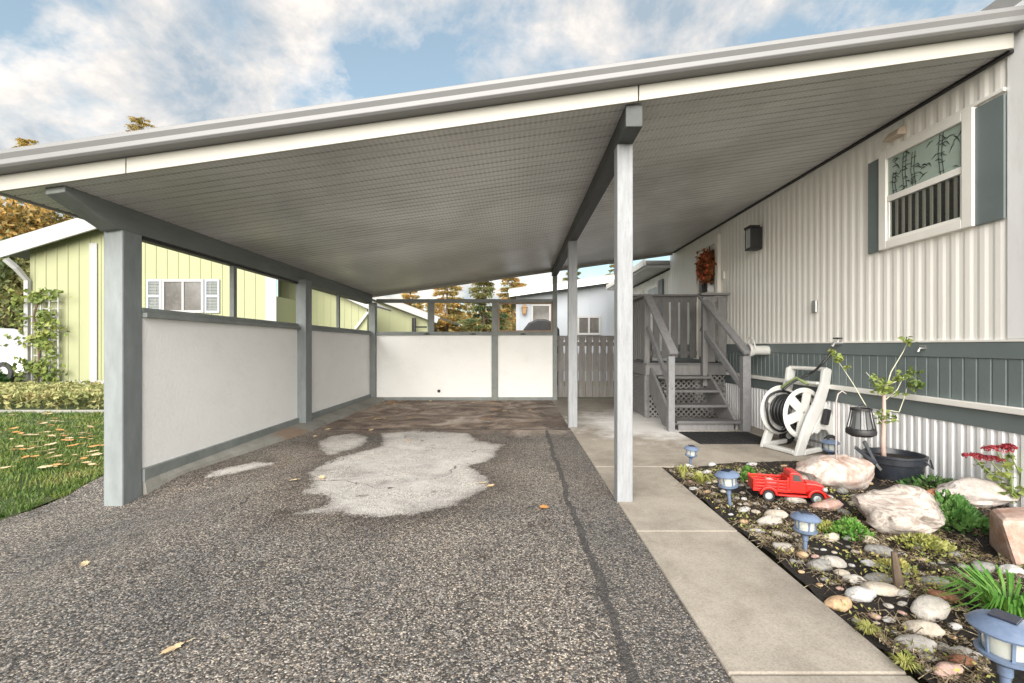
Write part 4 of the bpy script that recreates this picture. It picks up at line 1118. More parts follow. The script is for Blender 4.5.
c = ground(826, 532, .03); leafy('leafy_plant', c, .07, .06, .07, 140, .03, M['yellow_green'], 'small yellow-green tuft touching the bright green clump on its left')
c = ground(748, 480, .02); leafy('leafy_plant', c, .09, .09, .12, 180, .035, M['bright_green'], 'small green plant between the second solar light and the toy truck')
c = ground(965, 535, .05); leafy('leafy_plant', c+Vector((0, .12, 0)), .26, .18, .22, 900, .05, M['mid_green'], 'spreading mid-green perennial between the big boulder and the reddish block')
c = ground(925, 548, .05); leafy('leafy_plant', c, .16, .12, .07, 300, .03, M['yellow_green'], 'low yellow and green creeping plant in front of the big boulder')
c = ground(895, 572, .05); leafy('leafy_plant', c, .12, .09, .06, 160, .028, M['weeds'], 'faint weedy tuft behind the largest cream stone')
c = ground(1015, 530, .06); leafy('leafy_plant', (3.28, 3.6, .05), .3, .22, .12, 300, .05, M['shrub_green'], 'dark green low leaves along the skirting behind the reddish block')
def tuft(c, n, h, sp, m, label, group=None, w_=.008):
    c = Vector(c); t = thing('grass_tuft', c, label, 'grass tuft', group); mb = MB()
    for i in range(n):
        a = random.uniform(0, 2*PI); r = random.random()*sp*.25; L = random.uniform(.5, 1)
        p = c+Vector((math.cos(a)*r, math.sin(a)*r, 0)); d = Vector((math.cos(a), math.sin(a), 0))*sp*L
        hh = h*random.uniform(.6, 1.1)
        u = Vector((-math.sin(a), math.cos(a), 0))*w_*.5
        pts = [p, p+d*.3+Vector((0, 0, hh*.75)), p+d*.7+Vector((0, 0, hh)), p+d*1.15+Vector((0, 0, hh*.75))]
        k_ = [1, 1, .7, .1]
        vs = []
        for q, s_ in zip(pts, k_): vs += [q-u*s_, q+u*s_]
        mb.add(vs, [(0, 1, 3, 2), (2, 3, 5, 4), (4, 5, 7, 6)])
    mb.build('blades', m, t); return t
tuft((2.02, 1.86, .05), 170, .17, .24, M['bright_green'], 'long arching green grass clump behind the big blue solar light', w_=.01)
tuft(ground(701, 484, .02), 60, .09, .12, M['yellow_green'], 'yellow-green spiky tuft at the walk edge between the two far solar lights', w_=.012)
tuft(ground(683, 478, .02), 40, .11, .07, M['yellow_green'], 'pale yellow tuft at the back corner of the bed', w_=.014)
tuft(ground(905, 668, .02), 90, .035, .05, M['yellow_green'], 'short yellow-green tuft at the walk edge near the bottom', w_=.004)
tuft(ground(868, 633, .02), 90, .035, .05, M['yellow_green'], 'short straw-coloured tuft at the walk edge beside the front stones', w_=.004)

# dark stake in the bed
c = ground(900, 590, .03)
mb = MB(); mb.tube([c+Vector((0, 0, -.02)), c+Vector((.0, .02, .08)), c+Vector((-.005, .03, .17))], [.022, .019, .012], 7)
tag(mb.build('weathered_stake', M['bark'], None, loc=c), 'dark weathered stub of wood standing among the cobbles', 'stake')

# sedum with red flower heads
sd = thing('sedum_plant', (3.3, 3.25, .05), 'sedum with flat dark red flower heads and pale green leaves at the right edge', 'flowering plant')
base = at(1012, 512, 3.2); fl = MB(); lv = MB(); stm = MB()
for px, py, wpx in ((974, 456, 21), (997, 449, 26), (991, 459, 22), (1030, 470, 20), (1008, 447, 14)):
    Y = 3.2+random.uniform(-.06, .1); top = at(px, py, Y); wd = wpx/F*Y*.5
    q = base+Vector((random.uniform(-.05, .08), random.uniform(-.05, .05), 0)); q.z = .1
    mid = q.lerp(top, .55)+Vector((.05, 0, -.02))
    stm.tube([q, mid, top+Vector((0, 0, -.02))], .005, 6)
    for i in range(260):
        a = random.uniform(0, 2*PI); r = math.sqrt(random.random()); zz = .02*(1-r*r)
        p = top+Vector((wd*r*math.cos(a), wd*.8*r*math.sin(a), zz+random.uniform(-.012, .004)))
        fl.leafquad(p, .014, None, .9)
    for i in range(16):
        t = random.uniform(.1, .85); p = q.lerp(top, t)+Vector((random.gauss(0, .045), random.gauss(0, .04), random.gauss(0, .01)))
        lv.leafquad(p, random.uniform(.04, .075), (random.gauss(0, 1), random.gauss(0, 1), .4), .65)
fl.build('flower_head', M['sedum_red'], sd); lv.build('leaves', M['vine'], sd); stm.build('stem', M['stem_green'], sd)

# plant pot with young tree
PC = Vector((3.2, 3.86, .03))
pt = thing('plant_pot', PC, 'wide black plastic nursery pot holding a young leafy tree, against the skirting', 'plant pot')
mb = MB(); mb.lathe([(.16, 0), (.19, .12), (.198, .19), (.212, .195), (.214, .24), (.219, .245), (.219, .262), (.203, .262), (.198, .23), (.187, .215)], PC, 40); mb.build('pot', M['black_pot'], pt, smooth='auto')
mb = MB(); mb.lathe([(.187, 0), (.178, .012)], PC+Vector((0, 0, .21)), 24); mb.build('potting_soil', M['soil'], pt)
mb = MB(); h0 = PC+Vector((.02, -.20, .25)); mb.tube([PC+Vector((.09, -.19, .24)), PC+Vector((.12, -.23, .19)), PC+Vector((.18, -.14, .235))], .006, 6); mb.build('handle', M['black_pot'], pt)
yt = thing('young_tree', PC+Vector((-.08, 0, .2)), 'thin young tree with pinkish stem, pale branches and sparse green leaves in the black pot', 'young tree')
Yp = 3.86
trunk = [at(884, 466, Yp), at(883, 440, Yp), at(884, 415, Yp), at(884, 395, Yp), at(886, 385, Yp)]
mb = MB(); mb.tube(trunk, [.020, .018, .016, .013, .009], 10); mb.build('trunk', M['pinkish_stem'], yt, smooth=True)
brs = [[(885, 392), (891, 372), (903, 352), (908, 341)], [(884, 425), (866, 406), (852, 382), (836, 358)], [(885, 400), (897, 390), (903, 378), (908, 370)],
       [(885, 398), (878, 386), (870, 377), (866, 372)], [(885, 410), (899, 412), (905, 396), (908, 384)], [(886, 385), (898, 381), (912, 376), (920, 383)]]
mb = MB()
for br in brs: mb.tube([at(px, py, Yp+.02*i) for i, (px, py) in enumerate(br)], [.006, .0045, .0035, .002], 6)
mb.build('branches', M['stem_pale'], yt, smooth=True)
mb = MB()
for px, py, n, s_, r in ((908, 341, 26, .05, .04), (838, 358, 34, .05, .05), (832, 352, 14, .04, .03), (846, 367, 12, .045, .03), (884, 388, 60, .06, .08), (880, 380, 22, .055, .06), (885, 417, 40, .055, .06), (915, 385, 34, .055, .06), (900, 377, 22, .055, .05), (912, 372, 16, .05, .04)):
    p = at(px, py, Yp)
    for i in range(n): mb.leafquad(p+Vector((random.gauss(0, r*.5), random.gauss(0, r*.5), random.gauss(0, r*.4))), random.uniform(.7, 1.2)*s_, (random.gauss(0, 1), random.gauss(0, 1), random.gauss(-.2, .5)), .6)
mb.build('leaves', M['vine'], yt)
# lantern hanging from the low branch
lc = at(861, 436, 3.74)
ln_ = thing('hanging_lantern', lc, 'black cage lantern with round flared base hanging from a branch beside the hose reel', 'lantern')
hh = 27/F*3.74; rr_ = .105
mb = MB(); mb.lathe([(.075, 0), (rr_, .02), (rr_*1.02, .045), (rr_*.97, .06), (.06, .06)], lc, 24); mb.build('base', M['black'], ln_, smooth='auto')
mb = MB()
for i in range(14):
    a = 2*PI*i/14; mb.tube([lc+Vector((rr_*.97*math.cos(a), rr_*.97*math.sin(a), .05)), lc+Vector((.082*math.cos(a), .082*math.sin(a), .14)), lc+Vector((.07*math.cos(a), .07*math.sin(a), hh))], .004, 5)
mb.lathe([(.062, hh-.01), (.076, hh-.01), (.076, hh+.008), (.062, hh+.008)], lc, 20, 'z', True); mb.build('cage', M['black'], ln_)
mb = MB(); mb.lathe([(.07, .062), (.06, .12), (.052, hh-.012)], lc, 20); mb.build('lantern_glass', M['lantern_glass'], ln_, smooth='auto')
mb = MB(); tp = at(864, 404, 3.80); mb.tube([lc+Vector((-.07, 0, hh)), tp, lc+Vector((.07, 0, hh))], .003, 5); mb.build('handle', M['black'], ln_)
# shepherd hook
hk = MB(); b0 = ground(836, 490, .02)
hk.tube([b0, at(836, 430, b0.y), at(836, 402, b0.y), at(838, 394, b0.y), at(842, 391, b0.y), at(846, 394, b0.y)], .006, 6)
tag(hk.build('garden_hook', M['rod'], None, loc=b0, smooth=True), 'thin bent metal garden hook standing behind the pink and white boulder', 'garden hook')
# garden shears in the pot
gs = thing('garden_shears', at(874, 462, 3.8), 'black-handled garden shears stuck in the rim of the plant pot', 'shears')
mb = MB(); mb.bar(at(877, 466, 3.75), at(864, 441, 3.78), .03, .014, (0, 1, 0)); mb.build('handle', M['black_pot'], gs, bevel=.005)
mb = MB(); mb.bar(at(876, 464, 3.72), at(855, 447, 3.72), .028, .014, (0, 1, 0)); mb.build('handle', M['black_pot'], gs, bevel=.005)
mb = MB(); mb.bar(at(876, 464, 3.74), at(881, 470, 3.76), .02, .006, (0, 1, 0)); mb.build('shear_blade', M['steel'], gs)

# ------------------------------------------------------------------ solar lights
def solar_proto():
    t = thing('solar_light', (0, 0, 0), '', 'solar light', 'blue solar path lights in the bed')
    mb = MB(); mb.lathe([(.085, .225), (.088, .232), (.07, .25), (.045, .262), (.02, .266)], (0, 0, 0), 28); cap = mb.build('cap', M['plastic_blue'], t, smooth='auto')
    mb = MB(); mb.box(-.032, .032, -.032, .032, .2645, .27); mb.build('solar_panel', M['solar'], cap, bevel=.002)
    mb = MB(); mb.lathe([(.048, .158), (.052, .165), (.052, .222), (.046, .226)], (0, 0, 0), 24); mb.build('lens', M['lens'], t, smooth='auto')
    mb = MB()
    for i in range(6):
        a = 2*PI*i/6; mb.bar((.055*math.cos(a), .055*math.sin(a), .155), (.06*math.cos(a), .06*math.sin(a), .228), .008, .006)
    mb.lathe([(.03, .125), (.05, .14), (.068, .148), (.07, .158), (.05, .16)], (0, 0, 0), 24); mb.build('lens_frame', M['plastic_blue'], t, smooth='auto')
    mb = MB(); mb.tube([(0, 0, .13), (0, 0, .09), (0, 0, .085), (0, 0, .0), (0, 0, -.04)], [.018, .018, .013, .012, .006], 12); mb.build('stake', M['plastic_blue'], t, smooth='auto')
    return t
sp0 = solar_proto()
sl_list = [(ground(690, 468, .012), .82, .1, 'smallest and farthest blue solar light at the back corner of the bed'),
 (ground(730, 506, .015), 1.0, -.12, 'blue solar light on a bare stake left of the red toy truck'),
 (ground(805, 554, .015), .88, .05, 'blue solar light standing among pale cobbles in front of the toy truck'),
 (Vector((1.61, 1.5, .02)), 1.08, .0, 'biggest and nearest blue solar light, in front of the long green grass'),
 (Vector((3.05, 4.43, .04)), .95, .0, 'blue solar light half hidden behind the boulder, next to the hose reel wheel')]
for i, (p, s_, tilt, lb) in enumerate(sl_list):
    o = sp0 if i == 0 else copy_tree(sp0)
    o.location = p; o.scale = (s_,)*3; o.rotation_euler = (tilt*.5, tilt*.6, i*.7); o['label'] = lb

# ------------------------------------------------------------------ red toy truck
c = ground(787, 501, .02)
tk = thing('toy_truck', (c.x, c.y, .03), 'red toy pickup truck with rounded fenders and slatted bed standing in the garden', 'toy truck')
tk_o = Vector((c.x, c.y+.02, .03)); yaw = R(-14)
cx_, sx__ = math.cos(yaw), math.sin(yaw)
class TK(MB):
    def T(s):
        s.v = [(tk_o.x+.91*(x*cx_-y*sx__), tk_o.y+.91*(x*sx__+y*cx_), tk_o.z+.91*z) for x, y, z in s.v]; return s
RP = M['red_paint']
m = TK(); m.box(-.27, .02, -.085, .085, .075, .10); m.box(-.27, -.255, -.085, .085, .101, .165)
m.box(-.01, .004, -.085, .085, .101, .2)
for z in (.108, .133, .158): 
    for yy in (-.09, .078): m.box(-.27, .0, yy, yy+.012, z, z+.018)
for xx in (-.268, -.18, -.09, -.02):
    for yy in (-.094, .088): m.box(xx, xx+.014, yy, yy+.006, .1, .182)
m.T().build('truck_bed', RP, tk, bevel=.003)
m = TK(); m.prism([(.0, .075), (.13, .075), (.13, .155), (.115, .165), (.085, .235), (.07, .245), (.02, .245), (.006, .235)], (0, -.085, 0), (1, 0, 0), (0, 0, 1), (0, 1, 0), .17); m.T().build('cab', RP, tk, bevel=.008)
m = TK(); m.prism([(.131, .075), (.27, .075), (.278, .10), (.275, .135), (.255, .15), (.20, .160), (.131, .163)], (0, -.062, 0), (1, 0, 0), (0, 0, 1), (0, 1, 0), .124); m.T().build('hood', RP, tk, bevel=.012)
for xc in (-.155, .20):
    for s_ in (-1, 1):
        m = TK(); arc = [(xc+.068*math.cos(a), .055+.068*math.sin(a)) for a in [PI*i/10 for i in range(11)]]
        inn = [(xc+.050*math.cos(a), .055+.050*math.sin(a)) for a in [PI*i/10 for i in range(10, -1, -1)]]
        m.prism(arc+inn, (0, -.115 if s_ < 0 else .062, 0), (1, 0, 0), (0, 0, 1), (0, 1, 0), .053); m.T().build('fender', RP, tk, bevel=.004)
m = TK()
for s_ in (-1, 1): m.box(-.085, .13, s_*.09-.02, s_*.09+.02, .052, .064)
m.T().build('running_board', RP, tk, bevel=.003)
for xc in (-.155, .20):
    for s_ in (-1, 1):
        m = TK(); m.lathe([(.028, -.012), (.042, -.013), (.046, -.007), (.046, .007), (.042, .013), (.028, .012)], (xc, s_*.097, .046), 24, 'y', True); w_ = m.T().build('wheel', M['rubber'], tk, smooth='auto'); ORG[w_.name] = ORG[tk.name]
        m = TK(); m.lathe([(.03, -.010), (.022, -.014), (.02, .014), (.03, .010)], (xc, s_*.097, .046), 20, 'y'); m.T().build('hub', M['wheel_pale'], w_, smooth='auto')
m = TK()
for s_ in (-1, 1): m.prism([(.03, .175), (.098, .175), (.078, .228), (.03, .228)], (0, s_*.0865-.001, 0), (1, 0, 0), (0, 0, 1), (0, 1, 0), .002)
m.T().build('side_window', M['pane_dark'], tk)
m = TK(); m.prism([(-.065, .172), (.065, .172), (.055, .228), (-.055, .228)], (.118, 0, 0), (0, 1, 0), (-.42, 0, 1.0), (1, 0, 0), .003)
m.v = [(x-(z-.172)*.0+.07*.0, y, z) for x, y, z in m.v]
m.T().build('windscreen', M['pane_dark'], tk)
for s_ in (-1, 1):
    m = TK(); m.lathe([(.006, -.02), (.016, -.012), (.019, .008), (.015, .012)], (.268, s_*.075, .118), 14, 'x'); m.T().build('headlight', M['wheel_pale'], tk, smooth='auto')
m = TK(); m.box(.283, .295, -.1, .1, .06, .075); m.box(.27, .283, -.03, .03, .06, .072); m.T().build('bumper', RP, tk, bevel=.003)
o = rock(5, .05, .04, .03, 2, .3).build('river_stone', ST['white'], None, smooth=True); o.location = (tk_o.x-.10, tk_o.y+.03, .148); tag(o, 'white stone riding in the bed of the red toy truck', 'stone')

# ------------------------------------------------------------------ lawn blades and fallen leaves
rnd = random.Random(9); mb = MB()
for i in range(42000):
    y = rnd.uniform(3.1, 8.2)
    x = -3.86-(rnd.random()**1.3)*6.5*(y/6)
    if x < -1.14*y-1: continue
    if noise.noise(Vector((x*1.3, y*1.3, 7))) < -.32 and rnd.random() < .6: continue
    dens = 1 if y < 6 else .75
    if rnd.random() > dens: continue
    edge = .09*noise.noise(Vector((0, y*4, 2)))
    x += edge
    h_ = rnd.uniform(.02, .055)*(1+.4*noise.noise(Vector((x*3, y*3, 0))))
    mb.blade((x, y, gz(-4, y)-.004), h_, .007+.0012*y, (rnd.gauss(0, .018), rnd.gauss(0, .018), 0))
stuff(mb.build('grass', M['grass']), 'short green lawn grass left of the driveway', 'grass')
def leaf_mesh(seed):
    r = random.Random(seed); mb = MB(); n = 10; pts = []
    for i in range(n*2):
        a = 2*PI*i/(n*2); rr = (.5 if i % 2 == 0 else .36)*(1+.2*math.cos(a))*r.uniform(.85, 1.1)
        pts.append((rr*math.cos(a), rr*.62*math.sin(a), .12*abs(math.sin(a))+.06*math.cos(a*2)))
    mb.add([(0, 0, 0.02)]+pts, [(0, i+1, (i+1) % (n*2)+1) for i in range(n*2)])
    mb.tube([(-.45, 0, .03), (-.75, .06, .05)], .015, 4)
    return mb
lp = [leaf_mesh(i) for i in range(4)]
def fallen(x, y, size, m, label, group=None, k=0, z=None):
    o = lp[k % 4].build('fallen_leaf', m); o.location = (x, y, (gz(x, y) if z is None else z)+.008)
    o.scale = (size,)*3; o.rotation_euler = (random.uniform(-.12, .12), random.uniform(-.12, .12), random.uniform(0, 6.28))
    return tag(o, label, 'leaf', group)
p = ground(175, 663, -.05); fallen(p.x, p.y, .085, M['leaf_tan'], 'tan curled leaf on the nearest part of the driveway at the lower left', z=gz(p.x, p.y))
p = ground(543, 509); fallen(p.x, p.y, .11, M['leaf_orange'], 'orange-brown leaf alone on the asphalt left of the front white post')
p = ground(85, 574, -.08); fallen(p.x, p.y, .07, M['leaf_tan'], 'small pale leaf on the driveway below the grey corner post')
for i, (px, py, s_, mm) in enumerate(((322,479,.09,'leaf_tan'),(294,481,.08,'leaf_tan'),(490,487,.08,'leaf_tan'),(482,484,.08,'leaf_tan'),(315,437,.1,'leaf_tan'),(328,430,.1,'leaf_tan'),(408,441,.08,'leaf_orange'),(371,431,.12,'leaf_tan'),(372,418,.1,'leaf_orange'))):
    p = ground(px, py); fallen(p.x, p.y, s_, M[mm], 'small dry leaf lying on or around the pale worn patch of the driveway', 'dry leaves around the worn patch', i)
for i in range(46):
    px = random.choice([random.gauss(385, 10), random.uniform(372, 548), random.gauss(496, 8)]); py = random.choice([400.5, 402, 404, 410, 418])+random.uniform(-.8, 2)
    if not 372 < px < 550: continue
    p = ground(px, max(py, 400.3)); p.y = min(p.y, 9.95); fallen(p.x, p.y, random.uniform(.06, .12), M[random.choice(['leaf_orange', 'leaf_tan'])], 'dry brown leaf in the litter along the back wall of the carport', 'dry leaves along the back wall', i)
for i in range(130):
    y = random.choice([random.uniform(4.3, 8), random.gauss(5.8, .6)]); x = random.uniform(-1.13*y, -3.95)
    if x > -3.9: continue
    fallen(x, y, random.uniform(.07, .14), M[random.choice(['leaf_orange', 'leaf_tan', 'leaf_tan'])], 'yellow or orange fallen leaf lying on the lawn', 'fallen leaves on the lawn', i, z=gz(-4, y)+.03)

# ------------------------------------------------------------------ lime neighbour house
YA = 12.4
def vribs(x0, x1, y, z0, ztop, per=.3, dep=.015):
    """wall facing -Y with battens; ztop is a function of x"""
    mb = MB(); mb.prism([(x0, z0), (x1, z0), (x1, ztop(x1))]+[(x1+(x0-x1)*i/10, ztop(x1+(x0-x1)*i/10)) for i in range(1, 10)]+[(x0, ztop(x0))], (0, y, 0), (1, 0, 0), (0, 0, 1), (0, 1, 0), .12)
    x = x0+.1
    while x < x1-.1:
        mb.box(x, x+.045, y-dep, y-.001, z0, ztop(x)-.02); x += per
    return mb
def zline(p0, p1, Y):
    a, b = at(*p0, Y), at(*p1, Y); s_ = (b.z-a.z)/(b.x-a.x)
    return lambda x: a.z+(x-a.x)*s_
lh = thing('lime_house', (-10, YA, 0), 'lime green house with white trim and shuttered window beyond the carport on the left', 'house')
L = lambda name, mb, m, **k: mb.build(name, m, lh, **k)
zt = zline((0, 258), (103, 227), YA)
ztp = lambda x: min(zt(x), at(0, 205, YA).z)
xa0, xa1 = at(30, 0, YA).x, at(268, 0, YA).x
L('wall', vribs(xa0, xa1, YA, .25, ztp), M['lime'])
mb = MB(); mb.box(xa0, xa1, YA+.125, YA+9, 0, 2.6); L('wall', mb, M['lime'])
mb = MB(); a0 = at(-20, 256, YA-.35); a1 = at(118, 214, YA-.35); mb.bar(a0, a1, .06, .42); 
L('rake_board', mb, M['lime_trim'], bevel=.01)
mb = MB(); mb.bar(a0+Vector((0, 4.5, .16)), a1+Vector((0, 4.5, .16)), 8.9, .06); mb.bar(a1+Vector((0, 4.5, .16)), a1+Vector((4.2, 4.5, -.9)), 8.9, .06); L('roof', mb, M['roof_grey'])
for px0, px1 in ((90.5, 98), (266, 277)):
    mb = MB(); mb.box(at(px0, 0, YA).x, at(px1, 0, YA).x, YA-.04, YA-.016, .25, min(ztp(at(px0, 0, YA).x)-.02, 4)); L('corner_trim', mb, M['lime_trim'], bevel=.01)
mb = MB(); mb.box(xa0+.9, xa1, YA-.06, YA-.016, .12, .26); mb.box(xa0, xa1, YA, YA+.1, 0, .249); L('base_trim', mb, M['lime_trim'], bevel=.01)
mb = MB(); mb.tube([(xa0-.2, YA-.42, at(0, 262, YA).z+.0), (xa0-.05, YA-.3, at(0, 266, YA).z-.1), (xa0+.02, YA-.08, at(0, 272, YA).z-.25), (xa0+.02, YA-.08, .25), (xa0-.1, YA-.3, .12), (xa0-1.2, YA-1.6, .05)], .075, 4); L('downspout', mb, M['lime_trim'])
def win(x0, x1, z0, z1, Y, par, sh=True, panes=2):
    mb = MB(); mb.box(x0, x1, Y-.06, Y-.016, z1-.07, z1); mb.box(x0, x1, Y-.06, Y-.016, z0, z0+.07); mb.box(x0, x0+.07, Y-.06, Y-.016, z0+.071, z1-.071); mb.box(x1-.07, x1, Y-.06, Y-.016, z0+.071, z1-.071)
    if panes == 2: mb.box((x0+x1)/2-.03, (x0+x1)/2+.03, Y-.055, Y-.016, z0+.071, z1-.071)
    f = mb.build('window', M['lime_trim'], par, bevel=.005); ORG[f.name] = ORG[par.name]
    mb = MB(); mb.box(x0+.07, x1-.07, Y-.03, Y-.017, z0+.07, z1-.07); mb.build('pane', M['pane_dark'], f)
    if sh:
        for a, b in ((x0-.42, x0-.02), (x1+.02, x1+.42)):
            mb = MB(); mb.box(a, a+.05, Y-.05, Y-.016, z0, z1); mb.box(b-.05, b, Y-.05, Y-.016, z0, z1)
            for zz in (z0, (z0+z1)/2-.03, z1-.06): mb.box(a+.051, b-.051, Y-.05, Y-.016, zz, zz+.06)
            n_ = 9
            for hh_ in ((z0+.06, (z0+z1)/2-.03), ((z0+z1)/2+.03, z1-.06)):
                for i in range(n_):
                    zz = hh_[0]+(hh_[1]-hh_[0])*(i+.5)/n_; mb.bar((a+.052, Y-.03, zz), (b-.052, Y-.03, zz), .028, .012, (0, -.5, 1))
            mb.build('shutter', M['far_white'], par)
    return f
win(at(163, 0, YA).x, at(205, 0, YA).x, at(0, 313, YA).z, at(0, 279.5, YA).z, YA, lh)
mb = MB(); mb.box(at(166, 0, YA).x, at(180, 0, YA).x, YA-.0155, YA-.012, at(0, 311, YA).z, at(0, 283, YA).z)
# farther wing with falling eave
YW = 14.5
wg = thing('lime_house', (-6, YW, 0), 'lime green ribbed wing with falling white roof edge, seen through the last left opening', 'house')
zt2 = zline((342, 296), (368, 308), YW)
mb = vribs(at(278, 0, YW).x, at(367, 0, YW).x, YW, 0, lambda x: min(zt2(x)-.02, at(0, 258, YW).z), .22)
mb.build('wall', M['lime'], wg)
mb = MB(); mb.bar(at(300, 274, YW-.2), at(372, 307, YW-.2), .06, .2); mb.build('rake_board', M['lime_trim'], wg)
mb = MB(); mb.bar(at(290, 268, YW-.2)+Vector((0, 1.1, .02)), at(372, 306, YW-.2)+Vector((0, 1.1, .02)), 2.2, .06); mb.build('roof', M['roof_grey'], wg)
mb = MB(); mb.bar(at(355, 329, YW-.1), at(368, 312, YW-.1), .05, .08); mb.build('brace', M['lime_trim'], wg)
YB2 = 18.0
hb = thing('lime_house', (-4.5, YB2, 0), 'pale lime gable end with white roof edge, behind the back wall of the carport', 'house')
zt3 = zline((385, 301), (431, 318.5), YB2)
mb = vribs(at(371, 0, YB2).x, at(431, 0, YB2).x, YB2, 0, lambda x: zt3(x)-.05, .6); mb.build('wall', M['lime'], hb)
mb = MB(); mb.bar(at(360, 291, YB2-.3), at(438, 320.5, YB2-.3), .08, .22); mb.build('rake_board', M['lime_trim'], hb)
mb = MB(); mb.bar(at(360, 289, YB2-.3)+Vector((0, 3.2, .04)), at(440, 319, YB2-.3)+Vector((0, 3.2, .04)), 6.4, .07); mb.build('roof', M['roof_grey'], hb)
mb = MB(); c = at(414, 327, YB2-.3); mb.tube([c+Vector((0, 0, -.3)), c+Vector((0, 0, .35))], .08, 8); mb.tube([c+Vector((0, 0, 0)), c+Vector((.5, 0, 0))], .03, 6); mb.build('standpipe', M['black'], hb)

# far white house behind fence
YN = 15.5
nh = thing('white_house', (3, YN, 0), 'pale bluish-white bungalow with grey roof edge behind the plank fence', 'house')
zt4 = zline((515, 296), (617, 281), YN)
mb = vribs(at(516, 0, YN).x, at(680, 0, YN).x, YN, 0, zt4, .6, .01); mb.build('wall', M['far_white'], nh)
mb = MB(); mb.bar(at(509, 293.5, YN-.5), at(690, 268, YN-.5), .06, .22); mb.build('fascia', M['trim_white'], nh)
mb = MB(); mb.bar(at(509, 292, YN-.5)+Vector((0, 3.5, .08)), at(690, 267, YN-.5)+Vector((0, 3.5, .08)), 7, .06); mb.build('roof', M['roof_grey'], nh)
win(at(577, 0, YN).x, at(600.5, 0, YN).x, at(0, 335, YN).z, at(0, 316, YN).z, YN, nh, False)
win(at(531, 0, YN).x, at(551, 0, YN).x, at(0, 332, YN).z, at(0, 304, YN).z, YN, nh, False, 1)
lt = thing('porch_lantern', at(524.5, 310, YN-.1), 'small brown porch lantern on the far bluish-white bungalow', 'wall lamp')
mb = MB(); c = at(524.5, 309, YN-.15); mb.lathe([(.03, -.2), (.07, -.16), (.09, .03), (.12, .05), (.03, .14), (.015, .2)], c, 8); mb.build('body', M['brass'], lt)
mb = MB(); mb.tube([c+Vector((0, 0, .12)), c+Vector((0, .14, .1))], .02, 6); mb.build('arm', M['brass'], lt)
# covered barbecue
bq = thing('covered_grill', at(541, 333, 13), 'rounded dark cover over a grill behind the back wall', 'grill')
c = at(541, 333, 13); mb = MB(); mb.box(c.x-.5, c.x+.5, 12.7, 13.3, 0, c.z-.3)
mb.build('cover_skirt', M['black'], bq, bevel=.05)
mb = MB(); mb.prism([(-.52, -.3), (.52, -.3), (.5, .1), (.36, .28), (.12, .38), (-.12, .38), (-.36, .28), (-.5, .1)], (c.x, 12.7, c.z), (1, 0, 0), (0, 0, 1), (0, 1, 0), .6); mb.build('cover', M['black'], bq, bevel=.05)

# hedge, edging, shrub, trellis
mb = MB(); rnd = random.Random(4)
for i in range(15000):
    x = rnd.uniform(-15, -3.9); y = rnd.uniform(8.35, 10.8)
    top = .34+.14*noise.noise(Vector((x*1.4, y*1.4, 0)))
    z = rnd.uniform(.02, top) if rnd.random() < .3 else top-abs(rnd.gauss(0, .05))
    mb.leafquad((x, y, max(z, .02)), rnd.uniform(.06, .13), None, .6)
stuff(mb.build('ground_cover', M['hedge']), 'low hedge of yellow-green perennials between the lawn and the lime house', 'perennials')
mb = MB()
mb.box(-16, -3.9, 8.2, 8.26, -.05, .045); tag(mb.build('bed_edging', M['kerb'], None, bevel=.01), 'pale straight edging board between lawn and perennials', 'edging')
c = Vector((-13.6, 11.2, .1)); leafy('garden_shrub', c, .9, .7, .95, 1500, .13, M['shrub_green'], 'dark green rounded shrub in front of the white car', 'shrub')
tr = thing('trellis', at(47, 388, YA-.15), 'white garden trellis with square grid leaning on the lime wall', 'trellis')
x0, x1 = at(37, 0, YA).x, at(63, 0, YA).x; mb = MB()
for i in range(4): xx = x0+(x1-x0)*i/3; mb.box(xx-.02, xx+.02, YA-.14, YA-.12, .1, at(0, 293, YA).z)
for i in range(12): zz = .3+i*.21; mb.box(x0, x1, YA-.118, YA-.10, zz, zz+.03)
mb.build('grid', M['lime_trim'], tr)
vn = thing('climbing_vine', at(45, 388, YA-.2), 'leafy yellow-green vine climbing the white trellis', 'vine')
mb = MB()
for i in range(760):
    zz = random.uniform(.2, at(0, 290, YA).z); xx = random.gauss((x0+x1)/2-.1, .30)+.12*math.sin(zz*5)
    if noise.noise(Vector((xx*2.5, 0, zz*2.5))) < -.15: continue
    mb.leafquad((xx, YA-.2+random.uniform(-.14, .06), zz), random.uniform(.1, .19), None, .7)
mb.build('leaves', M['vine'], vn)
mb = MB(); mb.tube([(x0+.2, YA-.18, 0), (x0+.25, YA-.18, 1), (x0+.1, YA-.18, 2), (x0+.3, YA-.18, 2.7)], .025, 6); mb.build('stem', M['bark'], vn)

# white car, mostly out of frame, built whole
car = thing('parked_car', (-18.3, 15.5, 0), 'white car parked beyond the lime house at the left edge', 'car')
CX, CY = -18.1, 15.6
K = lambda name, mb, m, **k: mb.build(name, m, car, **k)
mb = MB(); pr = [(-2.2, .35), (-1.75, .3), (1.9, .3), (2.2, .4), (2.25, .7), (2.1, .95), (1.1, 1.08), (-1.9, 1.12), (-2.25, 1.0), (-2.3, .6)]
mb.prism(pr, (CX, CY-.85, 0), (1, 0, 0), (0, 0, 1), (0, 1, 0), 1.7); K('body', mb, M['car_white'], bevel=.08)
mb = MB(); mb.prism([(-2.0, 1.1), (1.0, 1.06), (.35, 1.75), (.1, 1.82), (-1.5, 1.84), (-1.8, 1.75)], (CX, CY-.75, 0), (1, 0, 0), (0, 0, 1), (0, 1, 0), 1.5); K('cabin', mb, M['car_white'], bevel=.07)
mb = MB()
